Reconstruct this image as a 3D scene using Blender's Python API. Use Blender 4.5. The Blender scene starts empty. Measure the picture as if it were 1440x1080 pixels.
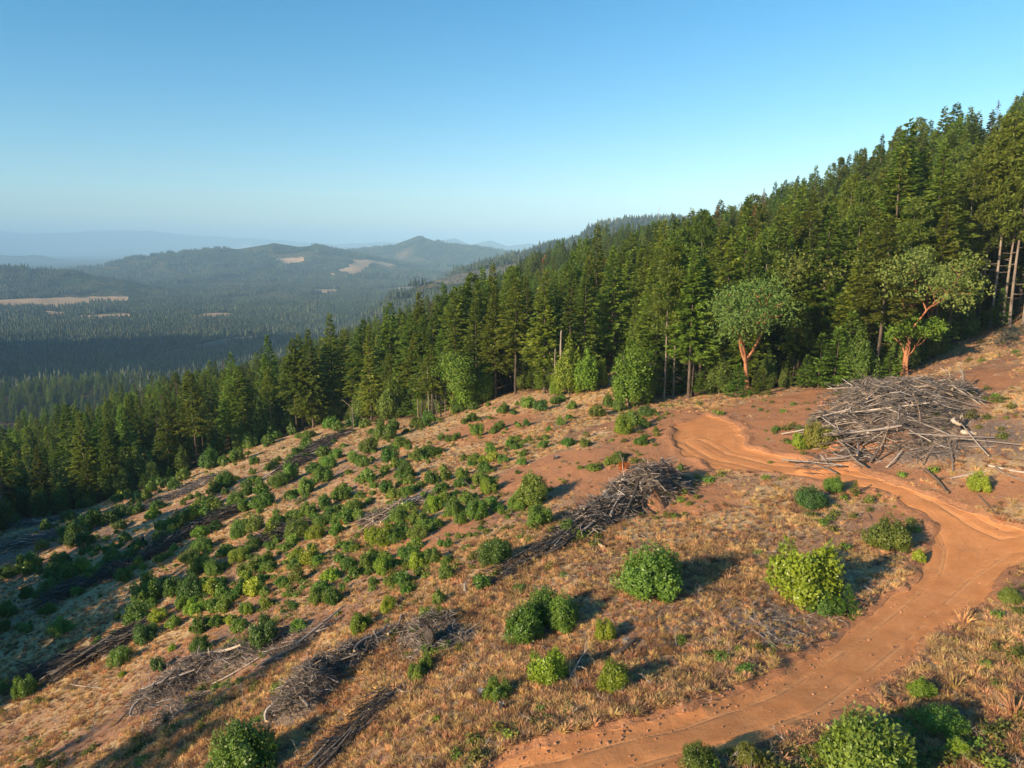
import bpy, math, random
import numpy as np
from mathutils import Vector, Matrix, Euler

rng = np.random.default_rng(7)
random.seed(7)
SC = bpy.context.scene
COL = SC.collection
R = math.radians

# ------------------------------------------------------------------ camera, sky, sun, exposure
PITCH = R(10.8)
cam_d = bpy.data.cameras.new('camera')
cam_d.sensor_width = 36.0
cam_d.lens = 25.0
cam_d.clip_start = 0.5
cam_d.clip_end = 120000
cam = bpy.data.objects.new('camera', cam_d)
cam.location = (0, 0, 0)
cam.rotation_euler = (math.pi / 2 - PITCH, 0, 0)
COL.objects.link(cam)
SC.camera = cam

SUN_EL = 19.0
SUN_FROM = (-0.80, -0.60)          # horizontal direction the light comes from
SUN_STRENGTH = 5.0
SKY_STRENGTH = 0.10
EXPOSURE = 0.90
world = bpy.data.worlds.new('World')
SC.world = world
world.use_nodes = True
wn = world.node_tree
for n in list(wn.nodes):
    wn.nodes.remove(n)
wo = wn.nodes.new('ShaderNodeOutputWorld')
wb = wn.nodes.new('ShaderNodeBackground')
ws = wn.nodes.new('ShaderNodeTexSky')
ws.sky_type = 'NISHITA'
ws.sun_disc = False
ws.sun_elevation = R(SUN_EL)
ws.sun_rotation = math.atan2(SUN_FROM[0], SUN_FROM[1])
ws.altitude = 700
ws.air_density = 1.0
ws.dust_density = 0.5
ws.ozone_density = 2.0
wb.inputs['Strength'].default_value = SKY_STRENGTH
wh = wn.nodes.new('ShaderNodeHueSaturation'); wh.inputs['Saturation'].default_value = 1.45; wh.inputs['Hue'].default_value = .492
wn.links.new(ws.outputs[0], wh.inputs['Color'])
wn.links.new(wh.outputs[0], wb.inputs['Color'])
wn.links.new(wb.outputs[0], wo.inputs['Surface'])

sun_d = bpy.data.lights.new('sun', 'SUN')
sun_d.energy = SUN_STRENGTH
sun_d.angle = R(0.53)
sun_d.color = (1.0, 0.79, 0.55)
sun = bpy.data.objects.new('sun', sun_d)
sv = Vector((SUN_FROM[0] * math.cos(R(SUN_EL)), SUN_FROM[1] * math.cos(R(SUN_EL)), math.sin(R(SUN_EL))))
sun.rotation_euler = sv.to_track_quat('Z', 'Y').to_euler()
COL.objects.link(sun)

SC.view_settings.view_transform = 'Standard'
SC.view_settings.look = 'None'
SC.view_settings.gamma = 1.0
SC.view_settings.use_curve_mapping = False
SC.view_settings.exposure = EXPOSURE
SC.render.engine = 'CYCLES'
SC.cycles.use_denoising = True
SC.cycles.max_bounces = 6
SC.cycles.diffuse_bounces = 2
SC.cycles.glossy_bounces = 1
SC.cycles.transmission_bounces = 2
SC.cycles.transparent_max_bounces = 4
SC.cycles.volume_bounces = 2
SC.cycles.use_adaptive_sampling = True
SC.cycles.adaptive_threshold = 0.015

# ------------------------------------------------------------------ small tools
def tag(o, label=None, cat=None, group=None, kind=None):
    if label: o['label'] = label
    if cat: o['category'] = cat
    if group: o['group'] = group
    if kind: o['kind'] = kind
    return o


def mesh_np(name, verts, faces, mats, midx=None, smooth=False):
    """mesh from an (N,3) array and a list of (M,k) index arrays"""
    me = bpy.data.meshes.new(name)
    verts = np.asarray(verts, dtype=np.float32)
    me.vertices.add(len(verts))
    me.vertices.foreach_set('co', verts.ravel())
    faces = [np.asarray(f, dtype=np.int32) for f in faces if len(f)]
    loops = np.concatenate([f.ravel() for f in faces])
    sizes = np.concatenate([np.full(len(f), f.shape[1], np.int32) for f in faces])
    starts = np.concatenate([[0], np.cumsum(sizes)[:-1]]).astype(np.int32)
    me.loops.add(len(loops))
    me.loops.foreach_set('vertex_index', loops)
    me.polygons.add(len(sizes))
    me.polygons.foreach_set('loop_start', starts)
    me.polygons.foreach_set('loop_total', sizes)
    if midx is not None:
        me.polygons.foreach_set('material_index', np.asarray(midx, dtype=np.int32))
    if smooth:
        me.polygons.foreach_set('use_smooth', np.ones(len(sizes), dtype=bool))
    for m in mats:
        me.materials.append(m)
    me.update(calc_edges=True)
    return me


def link(name, me, parent=None, loc=None, rot=None, scl=None, color=None):
    o = bpy.data.objects.new(name, me)
    COL.objects.link(o)
    if parent is not None: o.parent = parent
    if loc is not None: o.location = loc
    if rot is not None: o.rotation_euler = rot
    if scl is not None: o.scale = scl if hasattr(scl, '__len__') else (scl, scl, scl)
    if color is not None: o.color = (*color, 1.0)
    return o


class Geo:
    """collects triangles and quads"""
    def __init__(s):
        s.v = []; s.f3 = []; s.f4 = []; s.m3 = []; s.m4 = []; s.n = 0
    def add(s, v, f3=None, f4=None, m=0):
        v = np.asarray(v, float)
        s.v.append(v)
        if f3 is not None and len(f3):
            f3 = np.asarray(f3); s.f3.append(f3 + s.n); s.m3 += [m] * len(f3)
        if f4 is not None and len(f4):
            f4 = np.asarray(f4); s.f4.append(f4 + s.n); s.m4 += [m] * len(f4)
        s.n += len(v)
    def mesh(s, name, mats, smooth=False):
        fs = []; mi = []
        if s.f3: fs.append(np.concatenate(s.f3)); mi += s.m3
        if s.f4: fs.append(np.concatenate(s.f4)); mi += s.m4
        return mesh_np(name, np.concatenate(s.v), fs, mats, mi, smooth)
    def tube(s, pts, rad, n=6, m=0, cap=None):
        pts = np.asarray(pts, float); k = len(pts)
        tan = np.gradient(pts, axis=0)
        tan /= np.linalg.norm(tan, axis=1)[:, None] + 1e-9
        ref = np.array([0.0, 0, 1.0]) if abs(tan[:, 2]).mean() < 0.8 else np.array([1.0, 0, 0])
        a = np.cross(tan, ref); a /= np.linalg.norm(a, axis=1)[:, None] + 1e-9
        b = np.cross(tan, a)
        ang = np.linspace(0, 2 * np.pi, n, endpoint=False)
        rad = np.broadcast_to(np.asarray(rad, float), (k,))
        v = pts[:, None] + rad[:, None, None] * (a[:, None] * np.cos(ang)[None, :, None] + b[:, None] * np.sin(ang)[None, :, None])
        i = np.arange(k - 1)[:, None] * n; j = np.arange(n)[None]
        q = np.stack([i + j, i + (j + 1) % n, i + n + (j + 1) % n, i + n + j], -1).reshape(-1, 4)
        s.add(v.reshape(-1, 3), f4=q, m=m)
        if cap is not None:
            for e, c in ((0, pts[0]), (k - 1, pts[-1])):
                ring = v[e]
                tri = [(t, (t + 1) % n, n) for t in range(n)]
                if e: tri = [(q_[1], q_[0], q_[2]) for q_ in tri]
                s.add(np.vstack([ring, c[None]]), f3=tri, m=cap)
    def leaves(s, c, d, nrm, ln, wd, m=0, fold=0.0):
        """diamonds: base c, pointing along d, facing nrm"""
        c = np.asarray(c); d = d / (np.linalg.norm(d, axis=1)[:, None] + 1e-9)
        side = np.cross(d, nrm); side /= np.linalg.norm(side, axis=1)[:, None] + 1e-9
        up = np.cross(side, d)
        ln = np.broadcast_to(ln, len(c))[:, None]; wd = np.broadcast_to(wd, len(c))[:, None]
        v = np.stack([c, c + d * ln * .45 + side * wd * .5 - up * fold * wd, c + d * ln, c + d * ln * .45 - side * wd * .5 - up * fold * wd], 1)
        k = np.arange(len(c))[:, None] * 4 + np.arange(4)[None]
        s.add(v.reshape(-1, 3), f4=k, m=m)


def unit(v):
    return v / (np.linalg.norm(v, axis=-1, keepdims=True) + 1e-9)

# value noise -------------------------------------------------------
def _hash(ix, iy, seed):
    n = (ix.astype(np.int64) * 374761393 + iy.astype(np.int64) * 668265263 + seed * 1442695041) & 0xffffffff
    n = ((n ^ (n >> 13)) * 1274126177) & 0xffffffff
    return ((n ^ (n >> 16)) & 0xffff) / 65535.0

def vnoise(x, y, seed=0):
    ix = np.floor(x); iy = np.floor(y)
    fx = x - ix; fy = y - iy
    fx = fx * fx * fx * (fx * (fx * 6 - 15) + 10); fy = fy * fy * fy * (fy * (fy * 6 - 15) + 10)
    a = _hash(ix, iy, seed); b = _hash(ix + 1, iy, seed); c = _hash(ix, iy + 1, seed); d = _hash(ix + 1, iy + 1, seed)
    return (a + (b - a) * fx) * (1 - fy) + (c + (d - c) * fx) * fy

def fbm(x, y, scale, seed=0, oct=4):
    t = 0.0; a = 1.0; s = 0.0
    for k in range(oct):
        t = t + a * (vnoise(x / scale * 2 ** k + 17.3 * k, y / scale * 2 ** k - 9.1 * k, seed + k) - .5)
        s += a; a *= .5
    return t / s * 2

def sstep(a, b, x):
    t = np.clip((x - a) / (b - a), 0, 1)
    return t * t * (3 - 2 * t)

# ------------------------------------------------------------------ the lie of the land
cp, sp = math.cos(PITCH), math.sin(PITCH)
def pdir(px, py):
    """direction (per metre of depth) towards a point of the photograph, 1440x1080"""
    a = (np.asarray(px, float) - 720) / 1000; b = (540 - np.asarray(py, float)) / 1000
    return np.stack([a + 0 * b, cp + b * sp, -sp + b * cp + 0 * a], -1)

NEAR = [  # px, py, depth of surveyed ground points
 (720,1080,27),(1440,1080,26),(1000,960,32.5),(1380,760,46),(1000,650,64),(1050,560,89),(990,600,76),
 (1250,640,61),(1265,530,88),(1440,560,64),(1440,470,95),(1440,750,45),(1440,650,54),(870,530,122),
 (725,550,137),(600,590,140),(430,600,172),(275,655,165),(100,715,150),(0,740,145),(0,900,76),
 (0,1080,48),(300,1080,36),(500,1080,31),(200,950,54),(400,900,49),(600,850,45.5),(830,740,53),
 (700,650,80),(500,750,69),(400,700,95),(200,800,85),(850,600,88),(450,640,125),(1200,880,37.5),(1150,560,84),(940,560,104)]
WORLD = [  # x, y, z behind the clearing and outside the frame
 (-40,0,-29),(0,0,-19),(40,0,-17.5),(80,0,-12),(80,50,-8),(110,20,-2),(-90,20,-46),(-130,80,-62),(-150,0,-64),
 (0,-60,-18),(-80,-60,-38),(80,-60,-8),(-200,120,-86),(-240,20,-96),
 (112,130,1),(130,160,6),(160,220,16),(170,300,14),(160,380,8),(125,350,-4),(116,480,-8),(95,580,-6),(60,430,-20),
 (70,250,-12),(30,300,-28),(30,200,-26),(0,450,-44),(-20,570,-46),(-60,580,-62),(-130,490,-82),(-126,293,-70),
 (-136,215,-70),(-180,245,-86),(-225,420,-104),(-260,330,-108),(-330,250,-122),(-300,380,-125),(-50,300,-52),(-70,400,-66),(60,650,-24),(0,680,-75),(-100,650,-110),
 (240,200,20),(300,350,10),(260,480,-20),(200,620,-50),(330,100,20),(-420,360,-150),(-250,600,-160),(120,760,-70)]
_a = np.array(NEAR, float)
_p = pdir(_a[:, 0], _a[:, 1]) * _a[:, 2:3]
CPT = np.vstack([_p, np.array(WORLD, float)])
def _U(r2):
    return 0.5 * r2 * np.log(r2 + 1e-6)
_S = 100.0
_X = CPT[:, :2] / _S
_n = len(_X)
_K = _U(((_X[:, None] - _X[None]) ** 2).sum(-1)) + np.eye(_n) * 0.002
_P = np.hstack([np.ones((_n, 1)), _X])
_A = np.block([[_K, _P], [_P.T, np.zeros((3, 3))]])
_W = np.linalg.solve(_A, np.concatenate([CPT[:, 2], np.zeros(3)]))

def tps(x, y):
    X = x.ravel() / _S; Y = y.ravel() / _S
    out = np.empty(len(X))
    for i in range(0, len(X), 100000):
        xs = X[i:i + 100000]; ys = Y[i:i + 100000]
        r2 = (xs[:, None] - _X[None, :, 0]) ** 2 + (ys[:, None] - _X[None, :, 1]) ** 2
        out[i:i + 100000] = _U(r2) @ _W[:_n] + _W[_n] + _W[_n + 1] * xs + _W[_n + 2] * ys
    return out.reshape(x.shape)

RIDGES = [ # depth, front width, back width, crest points
 (3300, 420, 900, [(-500,380),(-200,378),(0,380),(100,386),(160,394),(225,406),(290,425)]),
 (5200, 1700, 1500, [(80,382),(140,374),(200,362),(240,358),(300,350),(340,351),(385,343),(420,348),(440,344),(468,352),(520,362),(600,380)]),
 (6800, 2600, 1500, [(380,372),(440,360),(500,350),(555,343),(590,331),(625,344),(700,352),(760,362)]),
 (2500, 900, 1200, [(560,420),(640,385),(700,366),(745,355),(790,340),(850,317),(890,309),(960,310),(1100,300),(1400,280)]),
 (1750, 420, 600, [(540,425),(590,402),(640,388),(690,376),(760,364),(850,355)]),
 (11500, 1000, 1500, [(-500,365),(-200,361),(0,359),(60,360),(85,366),(115,376),(150,385)]),
 (17000, 1700, 2500, [(560,352),(600,342),(640,335),(662,345),(690,337),(715,346),(745,341),(790,348),(840,352)]),
 (22000, 2500, 2500, [(420,352),(470,344),(520,340),(560,340),(620,348)]),
 (25000, 3500, 4000, [(-600,330),(-200,321),(-60,327),(0,324),(60,329),(125,325),(200,325),(280,331),(400,339),(500,346),(600,349),(900,352)]),
]
FLOOR = -215.0
def far(x, y):
    d = np.maximum(y * cp, 60.0)
    px = 720 + 1000 * x / d
    z = FLOOR + 14 * fbm(x, y, 900, 31)
    z = z + 40 * sstep(1400, 700, d)
    for k, (D, wf, wb, pts) in enumerate(RIDGES):
        pp = np.array(pts, float)
        b = (540 - pp[:, 1]) / 1000
        Dd = D / cp * cp
        sl = (-sp + b * cp)
        crest = np.interp(px, pp[:, 0], sl * D) + D * .0026 * fbm(px, px * 0 + k * 7.7, 34, 60, 4)
        # outside the drawn range the ridge keeps its height on the side that leaves the frame
        lo = 0 if pp[0, 0] > -100 else 1; hi = 0 if pp[-1, 0] < 1000 else 1
        edge = np.ones_like(px)
        if not lo: edge = edge * sstep(pp[0, 0] - 60, pp[0, 0] + 20, px)
        if not hi: edge = edge * sstep(pp[-1, 0] + 60, pp[-1, 0] - 20, px)
        wob = D * 0.05 * fbm(x, y, D * .35, 50 + k, 3)
        u = d + wob - D
        w = np.where(u < 0, wf, wb)
        fall = 1 / (1 + (u / (w * .55)) ** 2) ** 1.3
        gully = 1 - 1.3 * np.abs(fbm(x, y, D * .13, 70 + k, 4)) * sstep(0, w * .7, np.abs(u))
        top = (crest - FLOOR)
        hk = FLOOR + top * fall * gully * edge + top * .16 * fbm(x, y, D * .06, 90 + k, 3) * fall * edge * sstep(0, w * .5, np.abs(u))
        z = np.maximum(z, hk) + 0.5 * np.minimum(0, np.abs(z - hk) - 12) * 0
    return z

def east_ridge(x, y):
    """the mountain flank outside the frame on the left: it shades the near valley"""
    u = (x + 1480) * .8 + (y - 820) * .6; v = -(x + 1480) * .6 + (y - 820) * .8
    return 430 * np.exp(-(u / 300) ** 2 - (v / 470) ** 2)

def ground(x, y, detail=True):
    x = np.asarray(x, float); y = np.asarray(y, float)
    r = np.hypot(x, y)
    z = np.empty_like(x)
    near = r < 1150
    farm = (r > 560) | (y < 0)
    zn = np.zeros_like(x); zf = np.zeros_like(x)
    if near.any(): zn[near] = tps(x[near], y[near])
    if farm.any(): zf[farm] = far(x[farm], y[farm])
    w = sstep(640, 1100, r)
    z = zn * (1 - w) + zf * w + east_ridge(x, y) * sstep(500, 1000, r)
    if detail:
        g = sstep(5000, 600, r)
        z = z + g * (1.6 * fbm(x, y, 60, 1, 3) * sstep(40, 200, r) + .35 * fbm(x, y, 9, 2, 3) + .14 * fbm(x, y, 2.2, 5, 3) * sstep(260, 60, r))
    return z

TT = np.exp(np.linspace(math.log(18), math.log(46000), 960))
def hit(px, py):
    """where the sight lines to these points of the photograph meet the ground"""
    d = pdir(px, py).reshape(-1, 3)
    out = np.zeros((len(d), 3))
    for i in range(0, len(d), 200):
        dd = d[i:i + 200]
        X = dd[:, 0:1] * TT; Y = dd[:, 1:2] * TT; Z = dd[:, 2:3] * TT
        g = ground(X, Y)
        under = Z < g
        k = np.where(under.any(1), under.argmax(1), len(TT) - 1)
        k = np.maximum(k, 1)
        ii = np.arange(len(dd))
        e1 = Z[ii, k - 1] - g[ii, k - 1]; e2 = Z[ii, k] - g[ii, k]
        f = np.clip(e1 / (e1 - e2 + 1e-9), 0, 1)
        t = TT[k - 1] + (TT[k] - TT[k - 1]) * f
        out[i:i + 200] = dd * t[:, None]
    return out
def hit1(px, py):
    return hit([px], [py])[0]

def sdist(x, y, poly):
    """signed distance to a polygon, negative inside"""
    shp = x.shape; x = x.ravel(); y = y.ravel()
    P = np.asarray(poly)[:, :2]; Q = np.roll(P, -1, 0)
    best = np.full(len(x), 1e18); inside = np.zeros(len(x), bool)
    for (ax, ay), (bx, by) in zip(P, Q):
        dx, dy = bx - ax, by - ay
        t = np.clip(((x - ax) * dx + (y - ay) * dy) / (dx * dx + dy * dy + 1e-12), 0, 1)
        best = np.minimum(best, (x - ax - t * dx) ** 2 + (y - ay - t * dy) ** 2)
        c = ((ay > y) != (by > y)) & (x < (bx - ax) * (y - ay) / (by - ay + 1e-12) + ax)
        inside ^= c
    d = np.sqrt(best)
    return np.where(inside, -d, d).reshape(shp)

ROAD_PX = [(650,1120),(690,1085),(850,1033),(960,1003),(1060,967),(1130,930),(1200,880),(1262,835),(1300,800),(1322,772),(1326,748),(1296,724),
 (1245,694),(1180,677),(1100,665),(1010,660),(965,641),(944,616),(952,596),(995,583),(1034,594),(1042,613),(1046,630),(1120,645),(1180,655),(1240,672),
 (1300,697),(1350,720),(1400,740),(1470,748),(1560,742),(1560,768),(1480,782),(1425,800),(1372,840),(1330,880),(1280,925),(1230,970),(1160,1013),(1080,1042),
 (1000,1060),(930,1088),(880,1120)]
_rp = np.array(ROAD_PX, float)
ROAD = hit(_rp[:, 0], _rp[:, 1])[:, :2]

def pline(pts_):
    a = np.array(pts_, float); return hit(a[:, 0], a[:, 1])[:, :2]
TRACKS = [pline([(640,1118),(800,1078),(980,1030),(1120,985),(1215,925),(1290,858),(1345,805),(1400,768),(1470,760),(1540,756)]),
          pline([(1400,768),(1350,745),(1300,712),(1240,684),(1170,666),(1080,655),(1010,640),(975,618)]),
          pline([(1345,805),(1352,770),(1330,730)])]
def track_dist(x, y):
    best = np.full(x.shape, 1e9)
    for L in TRACKS:
        for (ax, ay), (bx_, by_) in zip(L[:-1], L[1:]):
            dx, dy = bx_ - ax, by_ - ay
            t = np.clip(((x - ax) * dx + (y - ay) * dy) / (dx * dx + dy * dy + 1e-12), 0, 1)
            best = np.minimum(best, np.hypot(x - ax - t * dx, y - ay - t * dy))
    return best

# heaps of slash: (px, py, radius along, radius across, angle, height)
def xy(px, py):
    return hit1(px, py)[:2]

EDGE_PX = [(-40,770),(0,748),(60,730),(140,708),(200,690),(275,658),(345,630),(430,603),(500,592),(600,588),(660,570),(725,552),(790,552),(850,530),(872,524),
 (890,566),(940,560),(1050,554),(1140,545),(1200,542),(1265,526),(1300,512),(1345,480),(1400,462),(1440,452),(1520,430)]
_e = np.array(EDGE_PX, float)
EDGE = hit(_e[:, 0], _e[:, 1])[:, :2]
_eth = np.arctan2(EDGE[:, 0], EDGE[:, 1]); _er = np.hypot(EDGE[:, 0], EDGE[:, 1])
_o = np.argsort(_eth)
ETH = np.concatenate([[-math.pi, -2.2, -1.75, -1.4, -1.15, -.95, -.8], _eth[_o], [1.0, 1.3, 1.8, math.pi]])
ER = np.concatenate([[200, 110, 70, 58, 66, 84, 104], _er[_o], [125, 130, 160, 260]])
def edge_r(x, y):
    return np.interp(np.arctan2(x, y), ETH, ER)

HEAPS = []   # x, y, a, b, ang, h
def heap(px, py, a, b, ang, h):
    p = xy(px, py); HEAPS.append((p[0], p[1], a, b, R(ang), h)); return len(HEAPS) - 1
def heap_line(pts, b, h, step=3.0):
    q = hit([p[0] for p in pts], [p[1] for p in pts])[:, :2]
    ids = []
    for s, e in zip(q[:-1], q[1:]):
        L = np.linalg.norm(e - s); n = max(1, int(L / step)); ang = math.atan2(e[1] - s[1], e[0] - s[0])
        for i in range(n):
            c = s + (e - s) * (i + .5) / n
            HEAPS.append((c[0], c[1], step * .8, b, ang, h)); ids.append(len(HEAPS) - 1)
    return ids
big_heap = [heap(1245,600,7.5,5.6,20,2.4), heap(1280,570,6.5,4.5,-10,1.9), heap(1192,600,4.5,3.6,40,1.2), heap(1180,648,3.8,1.7,20,.7), heap(1285,637,5,1.9,-20,.7), heap(1225,562,5.5,4.5,20,1.6)]
mid_heap = [heap(912,695,3.8,2.6,30,1.7), heap(870,720,3.2,1.8,40,1.35), heap(825,742,3.4,1.5,45,.8), heap(778,768,2.6,1.2,38,.45), heap(722,800,2.4,.9,52,.22)]
low_heap = [heap(232,978,2.2,1.8,20,1.0), heap(285,945,3.2,1.5,15,1.0), heap(350,925,3.0,1.2,25,.7), heap(245,1008,1.8,1.2,20,.7), heap(420,905,2.6,.8,30,.5)]
low_heap2 = [heap(430,985,1.9,1.3,40,1.2), heap(470,945,2.2,1.2,45,1.0), heap(400,1000,1.3,1.0,30,.5), heap(530,905,2,.7,40,.35)]
rot_heap = [heap(600,895,1.6,1.4,30,.9), heap(625,905,2,1.1,20,.5)]
left_row = heap_line([(20,960),(80,948),(140,925),(190,893)], 1.3, 1.0, 2.4)
row_mid = heap_line([(60,850),(125,822),(200,790),(260,755),(330,722)], 1.5, .9)
row_mid2 = heap_line([(395,668),(425,650),(460,622),(490,608)], 1.8, 1.0)
row_top = heap_line([(200,718),(250,700),(300,672)], 1.3, .6)
row_cen = heap_line([(515,735),(560,722),(600,700)], 1.6, .6)
row_sha = heap_line([(0,775),(60,760),(100,745)], 1.6, .6) + heap_line([(0,740),(60,735),(110,722)], 1.6, .5)
row_bot = heap_line([(450,1075),(500,1030),(550,975)], .8, .35, 2.0)
row_cen2 = heap_line([(380,760),(420,742)], 1.5, .7)
def mound(x, y, ids=None):
    z = np.zeros_like(np.asarray(x, float))
    x = np.asarray(x, float); y = np.asarray(y, float)
    rag = fbm(x, y, 1.6, 14, 3)
    for k, (cx, cy, a, b, g, h) in enumerate(HEAPS):
        if ids is not None and k not in ids: continue
        u = ((x - cx) * math.cos(g) + (y - cy) * math.sin(g)) / a
        v = (-(x - cx) * math.sin(g) + (y - cy) * math.cos(g)) / b
        q = np.clip(1 - u * u - v * v + 1.0 * rag, 0, 1.3)
        z = np.maximum(z, h * q ** .7)
    return z

_roadz = {}
def surface(x, y, parts=False):
    """final height of the ground sheet: natural ground, road cut, core of each heap"""
    z = ground(x, y)
    r = np.hypot(x, y)
    nearm = r < 140
    road = np.full(x.shape, 50.0); mnd = np.zeros(x.shape)
    if nearm.any():
        xn, yn = x[nearm], y[nearm]
        sd = sdist(xn, yn, ROAD) + .75 * fbm(xn, yn, 2.6, 11, 4)
        road[nearm] = sd
        sm = tps(xn, yn)
        inside = sstep(.5, -.6, sd)
        cut = -.07 + .05 * fbm(xn, yn, 2.0, 12, 2)
        zn = z[nearm] * (1 - inside) + (sm + cut) * inside
        berm = np.exp(-((sd - .55) / .35) ** 2) * (.12 + .22 * fbm(xn, yn, 1.2, 13, 3))
        rim = np.exp(-((sd + 1.0) / .3) ** 2) * (.02 + .03 * fbm(xn, yn, 4, 15, 2))
        m = mound(xn, yn)
        mnd[nearm] = m
        td = np.full(xn.shape, 9.0); rr_in = sd < .6
        if rr_in.any(): td[rr_in] = track_dist(xn[rr_in], yn[rr_in]) + .2 * fbm(xn[rr_in], yn[rr_in], 6.0, 17, 2)
        rut = -.035 * np.exp(-((td - .85) / .28) ** 2) - .018 * np.exp(-((td - 1.8) / .22) ** 2) + .012 * np.exp(-((td - 1.3) / .15) ** 2)
        z[nearm] = zn + berm + rim + .55 * m + rut * inside
    if parts: return z, road, mnd
    return z
def gz(x, y):
    return float(surface(np.array([float(x)]), np.array([float(y)]))[0])

# ------------------------------------------------------------------ materials
def mat(name):
    m = bpy.data.materials.new(name); m.use_nodes = True
    t = m.node_tree
    for n in list(t.nodes): t.nodes.remove(n)
    out = t.nodes.new('ShaderNodeOutputMaterial')
    return m, t, out
class NT:
    def __init__(s, t): s.t = t
    def n(s, typ, **kw):
        nd = s.t.nodes.new(typ)
        for k, v in kw.items():
            if k.startswith('i_'):
                key = k[2:]; key = int(key) if key.isdigit() else key.replace('_', ' ')
                s.set(nd.inputs[key], v)
            else: setattr(nd, k, v)
        return nd
    def set(s, inp, v):
        if isinstance(v, bpy.types.NodeSocket): s.t.links.new(v, inp)
        elif isinstance(v, bpy.types.Node): s.t.links.new(v.outputs[0], inp)
        else:
            if hasattr(inp.default_value, '__len__') and hasattr(v, '__len__') and len(v) == 3 and len(inp.default_value) == 4: v = (*v, 1)
            inp.default_value = v
    def noise(s, vec, scale, detail=4, rough=.6, dist=0):
        nd = s.n('ShaderNodeTexNoise'); s.set(nd.inputs['Vector'], vec)
        nd.inputs['Scale'].default_value = scale; nd.inputs['Detail'].default_value = detail
        nd.inputs['Roughness'].default_value = rough; nd.inputs['Distortion'].default_value = dist
        return nd.outputs[0]
    def ramp(s, fac, a, b, lo=0.0, hi=1.0):
        nd = s.n('ShaderNodeMapRange'); nd.interpolation_type = 'SMOOTHSTEP'
        s.set(nd.inputs[0], fac)
        for i, v in zip((1, 2, 3, 4), (a, b, lo, hi)): nd.inputs[i].default_value = v
        return nd.outputs[0]
    def mix(s, fac, a, b, typ='MIX'):
        nd = s.n('ShaderNodeMix', data_type='RGBA', blend_type=typ)
        s.set(nd.inputs[0], fac); s.set(nd.inputs[6], a); s.set(nd.inputs[7], b)
        return nd.outputs[2]
    def math(s, op, a, b=0.0, clamp=False):
        nd = s.n('ShaderNodeMath', operation=op, use_clamp=clamp)
        s.set(nd.inputs[0], a); s.set(nd.inputs[1], b)
        return nd.outputs[0]
    def attr(s, name):
        nd = s.n('ShaderNodeAttribute'); nd.attribute_name = name
        return nd.outputs['Fac']
    def pos(s):
        return s.n('ShaderNodeNewGeometry').outputs['Position']

def leaf_mat(name, col, col2, rough=.55, trans=.3, nscale=.6, spec=.3, varh=.5):
    m, t, out = mat(name); k = NT(t)
    oi = k.n('ShaderNodeObjectInfo')
    no = k.noise(k.pos(), nscale, 3)
    c = k.mix(k.ramp(no, .35, .65), col, col2)
    fine = k.noise(k.pos(), nscale * 9, 2)
    c = k.mix(k.ramp(fine, .3, .75), c, k.mix(.55, c, (col2[0] * 1.5, col2[1] * 1.35, col2[2])), 'MIX')
    rnd = oi.outputs['Random']
    hs = k.n('ShaderNodeHueSaturation')
    k.set(hs.inputs['Hue'], k.math('ADD', k.math('MULTIPLY', rnd, .05), .475))
    r2 = k.math('FRACT', k.math('MULTIPLY', rnd, 17.31))
    k.set(hs.inputs['Value'], k.math('ADD', k.math('MULTIPLY', r2, varh), 1 - varh * .5))
    hs.inputs['Saturation'].default_value = 1.0
    k.set(hs.inputs['Color'], c)
    c = k.mix(1.0, hs.outputs[0], oi.outputs['Color'], 'MULTIPLY')
    p = k.n('ShaderNodeBsdfPrincipled')
    k.set(p.inputs['Base Color'], c); p.inputs['Roughness'].default_value = rough
    p.inputs['Specular IOR Level'].default_value = spec
    tr = k.n('ShaderNodeBsdfTranslucent'); k.set(tr.inputs['Color'], k.mix(.6, c, (.35, .42, .05), 'MIX') if False else c)
    mx = k.n('ShaderNodeMixShader'); mx.inputs[0].default_value = trans
    t.links.new(p.outputs[0], mx.inputs[1]); t.links.new(tr.outputs[0], mx.inputs[2])
    t.links.new(mx.outputs[0], out.inputs['Surface'])
    return m

def bark_mat(name, col, col2, scale=3.0, stretch=.15, bump=.3, rough=.85):
    m, t, out = mat(name); k = NT(t)
    tc = k.n('ShaderNodeTexCoord'); mp = k.n('ShaderNodeMapping'); mp.inputs['Scale'].default_value = (1, 1, stretch)
    t.links.new(tc.outputs['Object'], mp.inputs[0])
    oi = k.n('ShaderNodeObjectInfo')
    no = k.noise(mp.outputs[0], scale, 5, .65)
    c = k.mix(k.ramp(no, .35, .68), col, col2)
    c = k.mix(1.0, c, oi.outputs['Color'], 'MULTIPLY')
    vr = k.math('ADD', k.math('MULTIPLY', oi.outputs['Random'], .5), .75)
    hs = k.n('ShaderNodeHueSaturation'); k.set(hs.inputs['Value'], vr); k.set(hs.inputs['Color'], c)
    p = k.n('ShaderNodeBsdfPrincipled'); k.set(p.inputs['Base Color'], hs.outputs[0]); p.inputs['Roughness'].default_value = rough
    p.inputs['Specular IOR Level'].default_value = .2
    b = k.n('ShaderNodeBump'); b.inputs['Strength'].default_value = bump; b.inputs['Distance'].default_value = .05
    k.set(b.inputs['Height'], no); t.links.new(b.outputs[0], p.inputs['Normal'])
    t.links.new(p.outputs[0], out.inputs['Surface'])
    return m

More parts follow.
